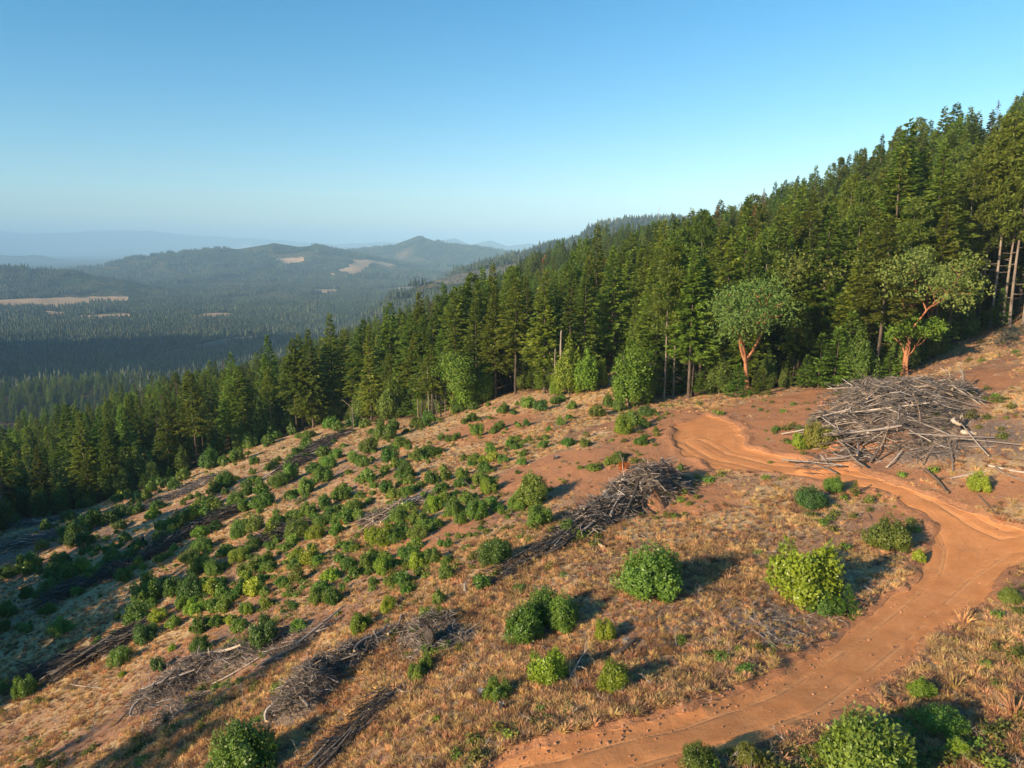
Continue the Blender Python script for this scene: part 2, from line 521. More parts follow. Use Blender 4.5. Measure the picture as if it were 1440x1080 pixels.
M = {}
M['fir'] = leaf_mat('fir_needles', (.100, .165, .024), (.210, .280, .038), trans=.48, nscale=.35, varh=.85)
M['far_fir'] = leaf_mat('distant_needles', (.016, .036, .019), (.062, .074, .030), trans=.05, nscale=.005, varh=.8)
M['pine'] = leaf_mat('pine_needles', (.095, .155, .022), (.170, .235, .036), trans=.42)
M['young'] = leaf_mat('young_fir_needles', (.085, .160, .022), (.160, .250, .034), trans=.35)
M['rust'] = leaf_mat('dead_needles', (.11, .050, .028), (.17, .085, .05), trans=.15)
M['oak'] = leaf_mat('oak_leaves', (.085, .145, .026), (.155, .220, .040), trans=.3)
M['madrone'] = leaf_mat('madrone_leaves', (.080, .145, .028), (.165, .215, .055), rough=.6, trans=.28, spec=.2)
M['bush'] = leaf_mat('bush_leaves', (.090, .165, .022), (.185, .285, .040), rough=.42, trans=.3, nscale=1.2, spec=.45)
M['scrub'] = leaf_mat('scrub_leaves', (.10, .12, .03), (.18, .19, .04), trans=.3, nscale=1.5)
M['grass'] = leaf_mat('dry_grass_blades', (.40, .225, .115), (.66, .44, .215), trans=.3, nscale=.35, rough=.7, spec=.15, varh=.8)
M['dead_weed'] = leaf_mat('dead_weed_stems', (.13, .085, .065), (.25, .165, .12), trans=.2, nscale=.5, rough=.8, spec=.1, varh=.8)
M['bark'] = bark_mat('conifer_bark', (.07, .052, .038), (.17, .13, .10))
M['pale_bark'] = bark_mat('pale_bark', (.17, .135, .105), (.33, .27, .21))
M['madrone_bark'] = bark_mat('madrone_bark', (.32, .120, .052), (.47, .23, .12), scale=1.3)
M['log'] = bark_mat('weathered_wood', (.20, .165, .135), (.46, .39, .32), scale=6, stretch=.5, bump=.4)
M['cut'] = bark_mat('cut_wood', (.50, .36, .20), (.62, .47, .30), scale=8, stretch=1)
M['char'] = bark_mat('charred_wood', (.025, .02, .018), (.09, .07, .055), scale=5, stretch=.5)
m_, t, out = mat('stick_wood'); k = NT(t)
p = k.n('ShaderNodeBsdfPrincipled'); p.inputs['Roughness'].default_value = .9; p.inputs['Specular IOR Level'].default_value = .15
k.set(p.inputs['Base Color'], k.mix(1.0, k.mix(k.noise(k.pos(), 2.0, 3), (.34, .25, .18), (.42, .37, .32)), k.attr('tone'), 'MULTIPLY'))
t.links.new(p.outputs[0], out.inputs['Surface']); M['sticks'] = m_
M['rock'] = bark_mat('stone', (.22, .18, .15), (.36, .30, .25), scale=4, stretch=1)
M['metal'] = bark_mat('galvanised_steel', (.35, .35, .36), (.45, .45, .46), scale=4, stretch=1)

# the ground sheet
gm, t, out = mat('hillside_soil_and_grass'); k = NT(t)
P = k.pos()
grassy, debris, roadf, sdf, forest, burn = [k.attr(a) for a in ('grassy', 'debris', 'road', 'roaddist', 'woodfloor', 'reddirt')]
n_big = k.noise(P, .12, 4); n_mid = k.noise(P, .9, 5, .65); n_fin = k.noise(P, 5.0, 6, .7); n_vf = k.noise(P, 22.0, 4, .7)
mpn = k.n('ShaderNodeMapping'); mpn.inputs['Rotation'].default_value = (0, 0, R(-35)); mpn.inputs['Scale'].default_value = (.35, 2.2, 1)
t.links.new(P, mpn.inputs[0])
n_str = k.noise(mpn.outputs[0], 1.3, 5, .65, .4)
straw = k.mix(k.ramp(n_fin, .3, .7), (.38, .22, .10), (.66, .46, .23))
straw = k.mix(k.ramp(n_str, .35, .7), straw, (.66, .48, .26))
soil = k.mix(k.ramp(n_mid, .3, .7), (.30, .145, .080), (.45, .25, .145))
soil = k.mix(k.ramp(n_vf, .45, .75, 0, .7), soil, (.20, .11, .065))
litter = k.mix(k.ramp(n_fin, .35, .7), (.13, .090, .068), (.36, .265, .195))
litter = k.mix(k.ramp(n_vf, .55, .72), litter, (.42, .34, .26))
gfac = k.ramp(k.math('ADD', grassy, k.math('MULTIPLY', k.math('SUBTRACT', n_fin, .5), 1.3)), .35, .65)
c = k.mix(gfac, soil, straw)
c = k.mix(k.ramp(k.math('ADD', debris, k.math('MULTIPLY', k.math('SUBTRACT', n_fin, .5), 1.5)), .4, .8), c, litter)
c = k.mix(k.math('MULTIPLY', k.ramp(k.math('ADD', burn, k.math('MULTIPLY', k.math('SUBTRACT', n_mid, .5), .9)), .25, .7), .95), c, k.mix(k.ramp(n_fin, .3, .7), (.42, .180, .082), (.57, .27, .130)))
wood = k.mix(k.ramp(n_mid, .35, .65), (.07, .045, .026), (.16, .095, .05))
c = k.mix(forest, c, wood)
# road: packed red dirt, wheel ruts follow the distance from its edge
ru = k.math('MULTIPLY', k.math('SINE', k.math('ADD', k.math('MULTIPLY', sdf, 3.1), k.math('MULTIPLY', n_big, 5.0))), k.ramp(n_big, .42, .62, .15, .8))
ru2 = k.math('MULTIPLY', k.math('SINE', k.math('ADD', k.math('MULTIPLY', sdf, 13.0), k.math('MULTIPLY', n_big, 14.0))), k.ramp(n_mid, .45, .6))
roadc = k.mix(k.ramp(n_mid, .25, .75), (.55, .218, .076), (.66, .285, .108))
roadc = k.mix(k.ramp(ru, .2, 1, 0, .25), roadc, (.42, .175, .08))
roadc = k.mix(k.ramp(ru2, .75, 1, 0, .22), roadc, (.36, .15, .07))
roadc = k.mix(k.ramp(n_vf, .62, .8, 0, .5), roadc, (.34, .16, .09))
tdv = k.attr('track')
def line(at_, w):
    return k.ramp(k.math('ABSOLUTE', k.math('SUBTRACT', tdv, at_)), 0.0, w, 1.0, 0.0)
trk = k.math('MULTIPLY', k.math('MAXIMUM', line(.85, .30), k.math('MULTIPLY', line(1.75, .22), .6)), k.ramp(n_mid, .35, .6, .15, 1.0))
fine_t = k.math('MULTIPLY', k.math('SINE', k.math('MULTIPLY', tdv, 26.0)), trk)
roadc = k.mix(k.math('MULTIPLY', trk, .45), roadc, (.78, .38, .155))
roadc = k.mix(k.math('MULTIPLY', k.ramp(fine_t, .2, .9), .6), roadc, (.34, .145, .07))
roadc = k.mix(k.math('MULTIPLY', line(0.0, .10), k.ramp(n_big, .45, .55, 0, .5)), roadc, (.34, .145, .07))
roadc = k.mix(k.ramp(n_fin, .5, .72, 0, .55), roadc, (.42, .185, .088))
rf = k.ramp(k.math('ADD', roadf, k.math('MULTIPLY', k.math('SUBTRACT', n_fin, .5), .5)), .35, .65)
c = k.mix(rf, c, roadc)
p = k.n('ShaderNodeBsdfPrincipled'); k.set(p.inputs['Base Color'], c); p.inputs['Roughness'].default_value = .95
p.inputs['Specular IOR Level'].default_value = .1
hgt = k.math('ADD', k.math('MULTIPLY', n_fin, .13), k.math('MULTIPLY', n_vf, .05))
hgt = k.math('MULTIPLY', hgt, k.math('SUBTRACT', 1.0, k.math('MULTIPLY', rf, .8)))
hgt = k.math('SUBTRACT', hgt, k.math('ADD', k.math('MULTIPLY', trk, .03), k.math('MULTIPLY', fine_t, .012)))
hgt = k.math('ADD', hgt, k.math('MULTIPLY', rf, k.math('ADD', k.math('MULTIPLY', ru, .010), k.math('MULTIPLY', ru2, .004))))
b = k.n('ShaderNodeBump'); b.inputs['Strength'].default_value = 1.0; b.inputs['Distance'].default_value = 1.0
k.set(b.inputs['Height'], hgt); t.links.new(b.outputs[0], p.inputs['Normal'])
t.links.new(p.outputs[0], out.inputs['Surface'])
M['ground'] = gm

# far hills and valley floor under the trees
hm, t, out = mat('wooded_hills'); k = NT(t)
P = k.pos()
a_ = k.noise(P, .0035, 6, .6); b_ = k.noise(P, .05, 4, .7); c_ = k.noise(P, .012, 5, .65)
c = k.mix(k.ramp(b_, .35, .65), (.016, .030, .016), (.050, .066, .028))
c = k.mix(k.ramp(a_, .47, .60, 0, .75), c, (.11, .098, .05))
c = k.mix(k.ramp(c_, .56, .66, 0, .6), c, (.19, .135, .075))
c = k.mix(k.ramp(k.noise(P, .0016, 5, .6), .60, .68, 0, .6), c, (.26, .17, .10))
md = k.ramp(k.math('ADD', k.attr('meadow'), k.math('MULTIPLY', k.math('SUBTRACT', c_, .5), .5)), .4, .6)
c = k.mix(md, c, k.mix(k.ramp(c_, .3, .7), (.38, .235, .13), (.52, .35, .20)))
c = k.mix(k.ramp(k.attr('fallow'), .4, .6), c, (.13, .125, .095))
p = k.n('ShaderNodeBsdfPrincipled'); k.set(p.inputs['Base Color'], c); p.inputs['Roughness'].default_value = 1.0
p.inputs['Specular IOR Level'].default_value = 0.0
b = k.n('ShaderNodeBump'); b.inputs['Strength'].default_value = .9; b.inputs['Distance'].default_value = 22.0
k.set(b.inputs['Height'], k.math('MULTIPLY', b_, k.math('SUBTRACT', 1.0, md))); t.links.new(b.outputs[0], p.inputs['Normal'])
t.links.new(p.outputs[0], out.inputs['Surface'])
M['hills'] = hm

# ------------------------------------------------------------------ ground sheet
thc = np.concatenate([np.linspace(-math.pi, -1.05, 50, endpoint=False), np.linspace(-1.05, -.72, 46, endpoint=False),
                      np.arange(-.72, .72, .0030), np.linspace(.72, 1.05, 34, endpoint=False), np.linspace(1.05, math.pi, 50, endpoint=False)])
rr = np.concatenate([[.0], np.linspace(3, 20, 24, endpoint=False), np.exp(np.arange(math.log(20), math.log(260), .0042)),
                     np.exp(np.arange(math.log(260), math.log(1300), .012))])
rr2 = np.exp(np.arange(math.log(rr[-1]), math.log(50000), .012)); rr2[0] = rr[-1]

def grid(rs, ths):
    RR, TH = np.meshgrid(rs, ths, indexing='ij')
    return RR * np.sin(TH), RR * np.cos(TH)
def grid_faces(nr, nt):
    i = np.arange(nr - 1)[:, None]; j = np.arange(nt)[None]
    jn = (j + 1) % nt
    return np.stack([i * nt + j, (i + 1) * nt + j, (i + 1) * nt + jn, i * nt + jn], -1).reshape(-1, 4)[:, ::-1]

GX, GY = grid(rr, thc)
GZ, GROAD, GM = surface(GX, GY, True)
rad = np.hypot(GX, GY)
# broad cover of the clearing: streaks of straw across the slope, bare red soil, litter
def blob(px, py, rx, ry):
    q = xy(px, py); return q[0], q[1], rx, ry
def blobs(x, y, bl):
    z = np.zeros_like(x)
    for cx, cy, rx, ry in bl:
        z = np.maximum(z, np.exp(-((x - cx) / rx) ** 2 - ((y - cy) / ry) ** 2))
    return z
RED = [blob(1000,600,13,11), blob(1050,625,8,5), blob(950,650,6,5), blob(930,590,7,12), blob(1080,575,14,6), blob(1170,640,7,3), blob(1250,680,6,3), blob(880,680,5,6), blob(1360,700,7,3), blob(780,660,7,8),
       blob(600,760,4,5), blob(1340,540,8,9), blob(1290,730,3,3), blob(690,600,9,12), blob(960,700,6,4), blob(1150,555,10,4)]
STRAW = [blob(800,590,16,26), blob(690,620,14,26), blob(620,900,6,6), blob(700,850,3,4), blob(550,690,14,14), blob(330,1000,6,5), blob(1020,820,3,3), blob(1100,720,5,4), blob(100,940,8,6),
         blob(1330,850,3,4), blob(1380,900,4,3), blob(1270,690,3,2), blob(200,800,18,14), blob(350,640,30,24), blob(1420,720,5,6), blob(780,500,20,40), blob(640,970,4,3), blob(1420,540,6,8)]
LITTER = [blob(450,940,8,4), blob(560,920,6,4), blob(1100,850,5,3), blob(1100,900,5,2), blob(860,940,3,2), blob(1380,620,7,6), blob(760,720,5,5), blob(1060,760,6,3), blob(930,900,4,3), blob(720,770,4,4), blob(300,930,8,4), blob(60,760,20,10)]
def cover(x, y):
    u = x * math.cos(R(35)) + y * math.sin(R(35)); v = -x * math.sin(R(35)) + y * math.cos(R(35))
    streak = fbm(u / 3.5, v, 3.2, 21, 4)
    g = .50 + .55 * streak + .25 * fbm(x, y, 12, 22, 3) + .35 * blobs(x, y, STRAW) - .45 * blobs(x, y, RED)
    d = .22 + .20 * sstep(-10, -50, x) + .5 * fbm(x, y, 7, 23, 4) + .45 * blobs(x, y, LITTER) - .25 * blobs(x, y, STRAW)
    return np.clip(g, 0, 1), np.clip(d, 0, 1)
grassy, debris = cover(GX, GY)
debris = np.maximum(debris, sstep(.02, .25, GM) * 1.2)
red = blobs(GX, GY, RED)
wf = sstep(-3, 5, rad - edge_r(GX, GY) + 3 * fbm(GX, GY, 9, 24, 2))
roadm = sstep(.25, -.25, GROAD)
red = np.maximum(red, .8 * np.exp(-(np.maximum(GROAD, 0) / .8) ** 2))

F = grid_faces(len(rr), len(thc))
roadface = roadm.ravel()[F].mean(1) > .5
def put(me, name, arr):
    at = me.attributes.new(name, 'FLOAT', 'POINT'); at.data.foreach_set('value', np.asarray(arr, dtype=np.float32).ravel())
def sheet(name, X, Y, Z, F, mask, mtl, attrs):
    f = F[mask]; used = np.unique(f); inv = np.full(X.size, -1); inv[used] = np.arange(len(used))
    v = np.stack([X.ravel()[used], Y.ravel()[used], Z.ravel()[used]], -1)
    me = mesh_np(name, v, [inv[f]], [mtl], smooth=True)
    for n_, a in attrs.items(): put(me, n_, a.ravel()[used])
    o = link(name, me); o['kind'] = 'structure'
    return o
trackd = np.full(GX.shape, 9.0); nm_ = rad < 110; trackd[nm_] = np.minimum(track_dist(GX[nm_], GY[nm_]) + .22 * fbm(GX[nm_], GY[nm_], 6.0, 17, 2), 9)
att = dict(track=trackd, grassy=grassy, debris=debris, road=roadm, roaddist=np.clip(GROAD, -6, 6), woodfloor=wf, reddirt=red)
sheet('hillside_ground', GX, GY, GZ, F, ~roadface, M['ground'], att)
sheet('dirt_road', GX, GY, GZ, F, roadface, M['ground'], att)

th2 = np.concatenate([np.linspace(-math.pi, -.85, 90, endpoint=False), np.arange(-.85, .85, .0045), np.linspace(.85, math.pi, 90, endpoint=False)])
HX, HY = grid(rr2, th2)
HZ = ground(HX, HY)
# join: drop the first ring onto the near sheet's outer ring
MEADOW_PX = [[(-60,424),(0,422),(60,419),(130,417),(180,418),(176,423),(125,428),(85,434),(30,433),(0,430),(-60,432)],[(62,437),(92,439),(96,445),(68,445)],
 [(268,446),(285,441),(325,440),(322,447),(290,451)],[(100,443),(180,441),(192,446),(120,448)],[(240,446),(262,445),(262,448),(242,449)],
 [(380,451),(420,454),(455,456),(452,459),(385,458)],[(440,406),(476,407),(470,413),(450,412)],[(474,374),(500,366),(540,370),(512,378),(500,388),(476,386)],
 [(370,362),(430,356),(442,362),(425,372),(400,370)],[(545,419),(578,415),(578,420),(550,422)],[(542,406),(574,403),(574,406),(545,408)],[(604,399),(626,397),(627,401),(606,402)],
 [(330,346),(352,342),(354,346),(335,350)],[(-60,456),(0,455),(14,458),(-60,460)],[(455,383),(478,386),(476,390),(456,389)]]
def polys_mask(x, y, pls):
    m = np.full(x.shape, 1e9)
    for pl in pls:
        a = np.array(pl, float); q = hit(a[:, 0], a[:, 1])
        m = np.minimum(m, sdist(x, y, q))
    return m
MEAD = [hit(np.array(a, float)[:, 0], np.array(a, float)[:, 1])[:, :2] for a in MEADOW_PX]
FALLOW = [hit(np.array(a, float)[:, 0], np.array(a, float)[:, 1])[:, :2] for a in
          [[(560,408),(600,393),(650,384),(700,377),(745,368),(715,386),(660,396),(610,404)],[(205,503),(235,494),(272,485),(330,474),(380,470),(385,474),(335,483),(275,493),(215,507)]]]
def mdist(x, y, pl):
    m = np.full(x.shape, 1e9)
    for q in pl: m = np.minimum(m, sdist(x, y, q))
    return m
mead = sstep(15, -15, mdist(HX, HY, MEAD) + 18 * fbm(HX, HY, 120, 33, 3) + sstep(3200, 5000, np.hypot(HX, HY)) * 150 * fbm(HX, HY, 300, 35, 4))
fall = sstep(10, -10, mdist(HX, HY, FALLOW) + 8 * fbm(HX, HY, 80, 34, 2))
F2 = grid_faces(len(rr2), len(th2))
mf = (mead.ravel()[F2].mean(1) > .5)
att2 = dict(meadow=mead, fallow=fall)
HZ[0] -= .3
sheet('hills', HX, HY, HZ, F2, ~mf, M['hills'], att2)
sheet('meadow', HX, HY, HZ, F2, mf, M['hills'], att2)

# ------------------------------------------------------------------ plants
def fir_crown(seed, H=25.0, Rm=3.6, z0=.22, n=240, dens=1.0, droop=.22, size=.75, ragged=.25, tipp=.8, flat=.35):
    r = np.random.default_rng(seed)
    C = []; D = []; Nn = []; L = []; W = []
    for i in range(n):
        tt = (i + r.random()) / n
        tt = tt ** .95
        z = H * (z0 + (1 - z0) * tt * .985)
        prof = (1 - tt) ** (tipp + .32) * (1.12 if tt > .12 else .62 + tt * 4.2)
        ln = Rm * prof * (1 - ragged + 2 * ragged * r.random() * .9) + .25
        if r.random() < .06: ln *= 1.25
        az = r.random() * 2 * math.pi
        dirv = np.array([math.cos(az), math.sin(az), 0])
        m = max(5, int(dens * (8 + ln * 9)))
        s = .14 + .86 * r.random(m) ** .7
        dr = droop * (1 - .9 * tt)
        zz = z + ln * (.35 * tt * s - dr * s ** 2 + .10 * s ** 4)
        c = dirv[None] * (ln * s)[:, None]; c[:, 2] = zz
        side = np.array([-dirv[1], dirv[0], 0])
        sg = r.choice([-1, 1], m)
        out_ = dirv[None] * (.9 + .3 * r.random((m, 1))) + side[None] * (sg * (.25 + .75 * r.random(m)))[:, None]
        out_[:, 2] += -.15 + .5 * (r.random(m) - .5)
        nn = np.array([0, 0, .75])[None] + dirv[None] * .45 + (1 - flat) * 2.2 * (r.random((m, 3)) - .5)
        c = c + .12 * (r.random((m, 3)) - .5) * ln
        C.append(c); D.append(out_); Nn.append(nn)
        q = size * .72 * (.55 + .7 * r.random(m)) * (.55 + .45 * min(1, ln / 2.2))
        L.append(q * 1.35); W.append(q * .62)
    # leader
    m = 14; c = np.zeros((m, 3)); c[:, 2] = H * np.linspace(.93, .995, m)
    az = r.random(m) * 6.28
    C.append(c); D.append(np.stack([np.cos(az), np.sin(az), 1.1 + 0 * az], -1)); Nn.append(r.random((m, 3)) - .5); L.append(np.full(m, .55)); W.append(np.full(m, .22))
    g = Geo(); g.leaves(np.vstack(C), np.vstack(D), np.vstack(Nn), np.concatenate(L), np.concatenate(W), fold=.15)
    return g

def pine_crown(seed, H=25.0, Rm=3.3, z0=.5, n=95, size=.55):
    r = np.random.default_rng(seed); g = Geo()
    C = []; D = []; Nn = []; L = []; W = []
    for i in range(n):
        tt = (i + r.random()) / n
        z = H * (z0 + (1 - z0) * tt * .98)
        prof = (1 - tt ** 1.5) ** .8 * (.6 + .4 * min(1, tt * 5))
        ln = Rm * prof * (.6 + .6 * r.random()) + .3
        az = r.random() * 6.283; dirv = np.array([math.cos(az), math.sin(az), 0])
        nc = 1 + int(ln / .9)
        for q in range(nc):
            s = 1 - q * .28 + .06 * r.random()
            if s < .2: break
            side = np.array([-dirv[1], dirv[0], 0]) * (r.random() - .5) * .7 * ln
            cen = dirv * ln * s + side * (.4 if q == 0 else .8); cen[2] = z + ln * (.18 + .15 * tt) * s
            m = 26
            v = unit(r.normal(size=(m, 3)) + np.array([0, 0, .35]) + dirv * .4)
            C.append(cen + v * .18 * r.random((m, 1)) * 1.5); D.append(v); Nn.append(r.normal(size=(m, 3)))
            k_ = size * .8 * (.7 + .6 * r.random(m)); L.append(k_ * 1.2); W.append(k_ * .36)
    g.leaves(np.vstack(C), np.vstack(D), np.vstack(Nn), np.concatenate(L), np.concatenate(W), fold=.1)
    return g

def conifer_trunk(seed, H=25.0, rb=.30, stubs=14, z0=.3, m=0, dead=0):
    r = np.random.default_rng(seed); g = Geo()
    z = np.array([0, .02, .1, .3, .5, .7, .88, .985]) * H
    z[0] = -.8
    bx = np.cumsum(r.normal(size=8) * .05); by = np.cumsum(r.normal(size=8) * .05); bx -= bx[0]; by -= by[0]
    g.tube(np.stack([bx, by, z], -1), rb * np.array([1.25, 1.05, .92, .78, .55, .32, .13, .03]), 7)
    for i in range(stubs + dead):
        zz = H * (.12 + (z0 + .1 - .12) * r.random()) if i < stubs else H * (.15 + .8 * r.random())
        az = r.random() * 6.283; ln = (.6 + 1.6 * r.random()) * (1.0 if i < stubs else 1.35 * (1.1 - zz / H))
        d = np.array([math.cos(az), math.sin(az), .05 - .3 * r.random()])
        x0 = np.interp(zz, z, bx); y0 = np.interp(zz, z, by)
        p0 = np.array([x0, y0, zz]); g.tube([p0, p0 + d * ln * .5, p0 + d * ln + np.array([0, 0, .12 * ln])], [.05, .035, .012], 3)
    return g

def limb_tree(seed, H, spread, trunk_r, levels=4, base_forks=2, leaf_n=26, leaf=.28, clump=.8, lean=.12, start=.35, flat=.75, tipfill=2, sides=6, fork_ang=.55, prune=0.0):
    """trunk tubes and leaf clumps of a broadleaved tree"""
    r = np.random.default_rng(seed); tg = Geo(); tips = []
    def grow(p, d, ln, rad_, lv):
        k_ = 4
        pts = [p]; dd = d.copy()
        for i in range(k_):
            dd = unit(dd + r.normal(size=3) * (.07 if lv >= levels - 1 else .16) + np.array([0, 0, .08]))
            pts.append(pts[-1] + dd * ln / k_)
        tg.tube(pts, np.linspace(rad_, rad_ * .68, k_ + 1), max(3, sides - (levels - lv)))
        e = pts[-1]
        if lv == 2: tips.append(pts[-2])
        if lv <= 1:
            tips.append(e); tips.append(pts[-2]);
            return
        nb = base_forks if lv == levels else (2 if r.random() < .55 else 3)
        a0 = r.random() * 6.283
        for i in range(nb):
            az = a0 + i * 6.283 / nb + r.normal() * .35
            side = np.array([math.cos(az), math.sin(az), 0])
            ang = fork_ang * (.7 + .6 * r.random())
            nd = unit(dd * math.cos(ang) + side * math.sin(ang) * spread)
            if r.random() < prune and lv < levels: continue
            grow(e, nd, ln * (.62 + .25 * r.random()), rad_ * (.60 if nb > 2 else .66), lv - 1)
    d0 = unit(np.array([lean * r.normal(), lean * r.normal(), 1.0]))
    grow(np.array([0, 0, -.3]), d0, H * start, trunk_r, levels)
    tips = np.array(tips)
    sc = H / max(tips[:, 2].max() + clump * .7, 1e-3)
    for v in tg.v: v *= sc
    tips = tips * sc
    lg = Geo()
    cen = np.repeat(tips, tipfill, 0) + r.normal(size=(len(tips) * tipfill, 3)) * clump * .55
    c = np.repeat(cen, leaf_n, 0); m = len(c)
    off = unit(r.normal(size=(m, 3))) * (clump * (.45 + .55 * r.random((m, 1)) ** .5)) * np.array([1, 1, flat])
    v = unit(off + r.normal(size=(m, 3)) * .35 * clump)
    nn = unit(off + r.normal(size=(m, 3)) * .6)
    s = leaf * (.7 + .6 * r.random(m))
    d = unit(np.cross(nn, r.normal(size=(m, 3))))
    lg.leaves(c + off, d, nn, s * 1.3, s * .75, fold=.1)
    return tg, lg

def bush_mesh(seed, W=3.0, H=3.0, n=4200, leaf=.16, lobes=16, upright=.5):
    """a coppiced broadleaf bush: many upright leafy shoots springing from one root"""
    r = np.random.default_rng(seed); tg = Geo(); lg = Geo()
    C = []; NN = []; DD = []
    for i in range(lobes):
        az = i * 2.399 + r.normal() * .3; q = math.sqrt((i + .5) / lobes)
        rx = q * W * (.34 + .14 * r.random()); ht = H * (1.02 - .42 * q ** 2.2) * (.55 + .6 * r.random())
        top = np.array([math.cos(az) * rx, math.sin(az) * rx, ht])
        tg.tube([np.array([0, 0, -.15]), top * np.array([.45, .45, .4]), top * np.array([.9, .9, .93])], [.045, .03, .01], 4)
        m = int(n / lobes)
        # leaves around the shoot axis: shell of an elongated lobe reaching down
        lr = W * (.10 + .10 * r.random()); lh = ht * (.78 + .1 * q)
        u = unit(r.normal(size=(m, 3)))
        p = u * np.array([lr, lr, lh * .5]) * (.55 + .45 * r.random((m, 1)) ** .4) * (1 + .22 * np.sin(u[:, 0:1] * 9 + i) * np.cos(u[:, 2:3] * 8 + 2 * i))
        p = p + np.array([top[0], top[1], ht - lh * .5])
        ok = p[:, 2] > .02
        p = p[ok]; u = u[ok]; m = len(p)
        outv = unit(p - np.array([0, 0, H * .3]))
        nn = unit(.6 * u + .5 * outv + np.array([0, 0, .25]) + r.normal(size=(m, 3)) * .55)
        C.append(p); NN.append(nn); DD.append(unit(np.cross(nn, r.normal(size=(m, 3))) + np.array([0, 0, .5])))
    C = np.vstack(C); NN = np.vstack(NN); DD = np.vstack(DD)
    s = leaf * (.6 + .8 * r.random(len(C)))
    lg.leaves(C, DD, NN, s * 1.35, s * .72, fold=.12)
    return tg, lg

# library of shared meshes -------------------------------------------------
FIR = []
specs = [dict(seed=1, Rm=4.0, z0=.10, n=320, tipp=.75), dict(seed=2, Rm=3.6, z0=.24, n=280, tipp=.8), dict(seed=3, Rm=3.2, z0=.08, n=300, tipp=.9),
         dict(seed=4, Rm=3.7, z0=.36, n=240, tipp=.65, ragged=.4), dict(seed=5, Rm=4.5, z0=.14, n=320, tipp=.85, droop=.3, ragged=.35), dict(seed=6, Rm=2.8, z0=.12, n=270, tipp=.8, ragged=.35)]
for s in specs:
    FIR.append((fir_crown(**s).mesh('fir_crown', [M['fir']]), conifer_trunk(s['seed'] + 50, rb=.28, stubs=16, z0=s['z0']).mesh('conifer_trunk', [M['bark']], True)))
PINE = []
for s in (11, 12, 13):
    PINE.append((pine_crown(s, z0=.42 if s != 12 else .55, Rm=3.4 if s != 13 else 2.8, n=105).mesh('pine_crown', [M['pine']]), conifer_trunk(s + 50, rb=.17, stubs=14, z0=.45).mesh('pine_trunk', [M['pale_bark']], True)))
YOUNG = []
for s in (21, 22):
    YOUNG.append((fir_crown(s, H=7, Rm=2.0, z0=.04, n=110, size=.42, dens=1.6, tipp=.8, droop=.05).mesh('young_fir_crown', [M['young']]), conifer_trunk(s + 50, H=7, rb=.09, stubs=0).mesh('young_fir_trunk', [M['bark']], True)))
RUST = [(fir_crown(31, Rm=2.4, z0=.2, n=120, size=.6, dens=.6, ragged=.5).mesh('dead_crown', [M['rust']]), conifer_trunk(81, rb=.22, stubs=16, dead=30, z0=.4).mesh('dead_trunk', [M['bark']], True)),
        (fir_crown(32, Rm=2.0, z0=.3, n=100, size=.5, dens=.5, ragged=.5).mesh('dead_crown', [M['rust']]), conifer_trunk(82, rb=.2, stubs=16, dead=30, z0=.4).mesh('dead_trunk', [M['pale_bark']], True))]
SNAG = [conifer_trunk(91, rb=.18, stubs=20, dead=28, z0=.8).mesh('bare_trunk', [M['pale_bark']], True), conifer_trunk(92, rb=.15, stubs=14, dead=18, z0=.8).mesh('bare_trunk', [M['pale_bark']], True)]
OAK = []
for s_ in (41, 42, 43):
    a, b = bush_mesh(s_, 6.5 - .8 * (s_ - 41), 11, 9500, .33, 30)
    tk = Geo()
    r0_ = np.random.default_rng(s_)
    for q_ in range(3):
        az_ = q_ * 2.1 + r0_.random(); e_ = np.array([math.cos(az_) * 1.1, math.sin(az_) * 1.1, 0])
        tk.tube([[0, 0, -.4], e_ * .25 + [0, 0, 2.0], e_ * .8 + [0, 0, 5.0], e_ * 1.2 + [0, 0, 8.6]], [.14, .11, .08, .03], 6)
    OAK.append((b.mesh('oak_crown', [M['oak']]), tk.mesh('oak_trunk', [M['pale_bark']], True)))
BUSH = []
for i, (w, h, n, lf, lo) in enumerate([(3, 2.7, 12500, .11, 34), (2.7, 2.7, 9500, .11, 24), (3.3, 2.4, 12000, .105, 36), (2.6, 2.7, 8500, .115, 18)]):
    a, b = bush_mesh(100 + i, w, h, n, lf, lo)
    BUSH.append((b.mesh('bush_foliage', [M['bush']]), a.mesh('bush_stems', [M['bark']]), w, h))
SBUSH = []
for i in range(4):
    a, b = bush_mesh(120 + i, 2.6, [2.1, 2.5, 1.8, 2.8][i], 3000, .18, [16, 12, 18, 10][i])
    g = Geo(); g.v = []; 
    nb = b.n
    g = b
    for v, f, in zip(a.v, a.f4): pass
    off = 0
    me = b.mesh('bush', [M['bush'], M['bark']])
    SBUSH.append((me, 2.6, [2.1, 2.5, 1.8, 2.8][i]))

def tree(name, crown, trunk, loc, s, rz, label, cat, group=None, color=None, crown_name='crown', tilt=0.0, sxy=1.0):
    e = bpy.data.objects.new(name, None); COL.objects.link(e)
    e.location = loc; e.rotation_euler = (tilt, 0, rz); e.scale = (s * sxy, s * sxy, s); e.empty_display_size = .5
    tag(e, label, cat, group)
    o1 = None
    if crown is not None: o1 = link(crown_name, crown, e, color=color)
    o2 = link('trunk' if name.endswith('tree') or name in ('snag',) else 'stem', trunk, e) if trunk is not None else None
    return e, o1, o2

# ------------------------------------------------------------------ the forest: where each tree stands
def project(p):
    p = np.asarray(p, float)
    d = p[..., 1] * cp - p[..., 2] * sp
    u = p[..., 1] * sp + p[..., 2] * cp
    d = np.where(d < 1, 1, d)
    return 720 + 1000 * p[..., 0] / d, 540 - 1000 * u / d, d

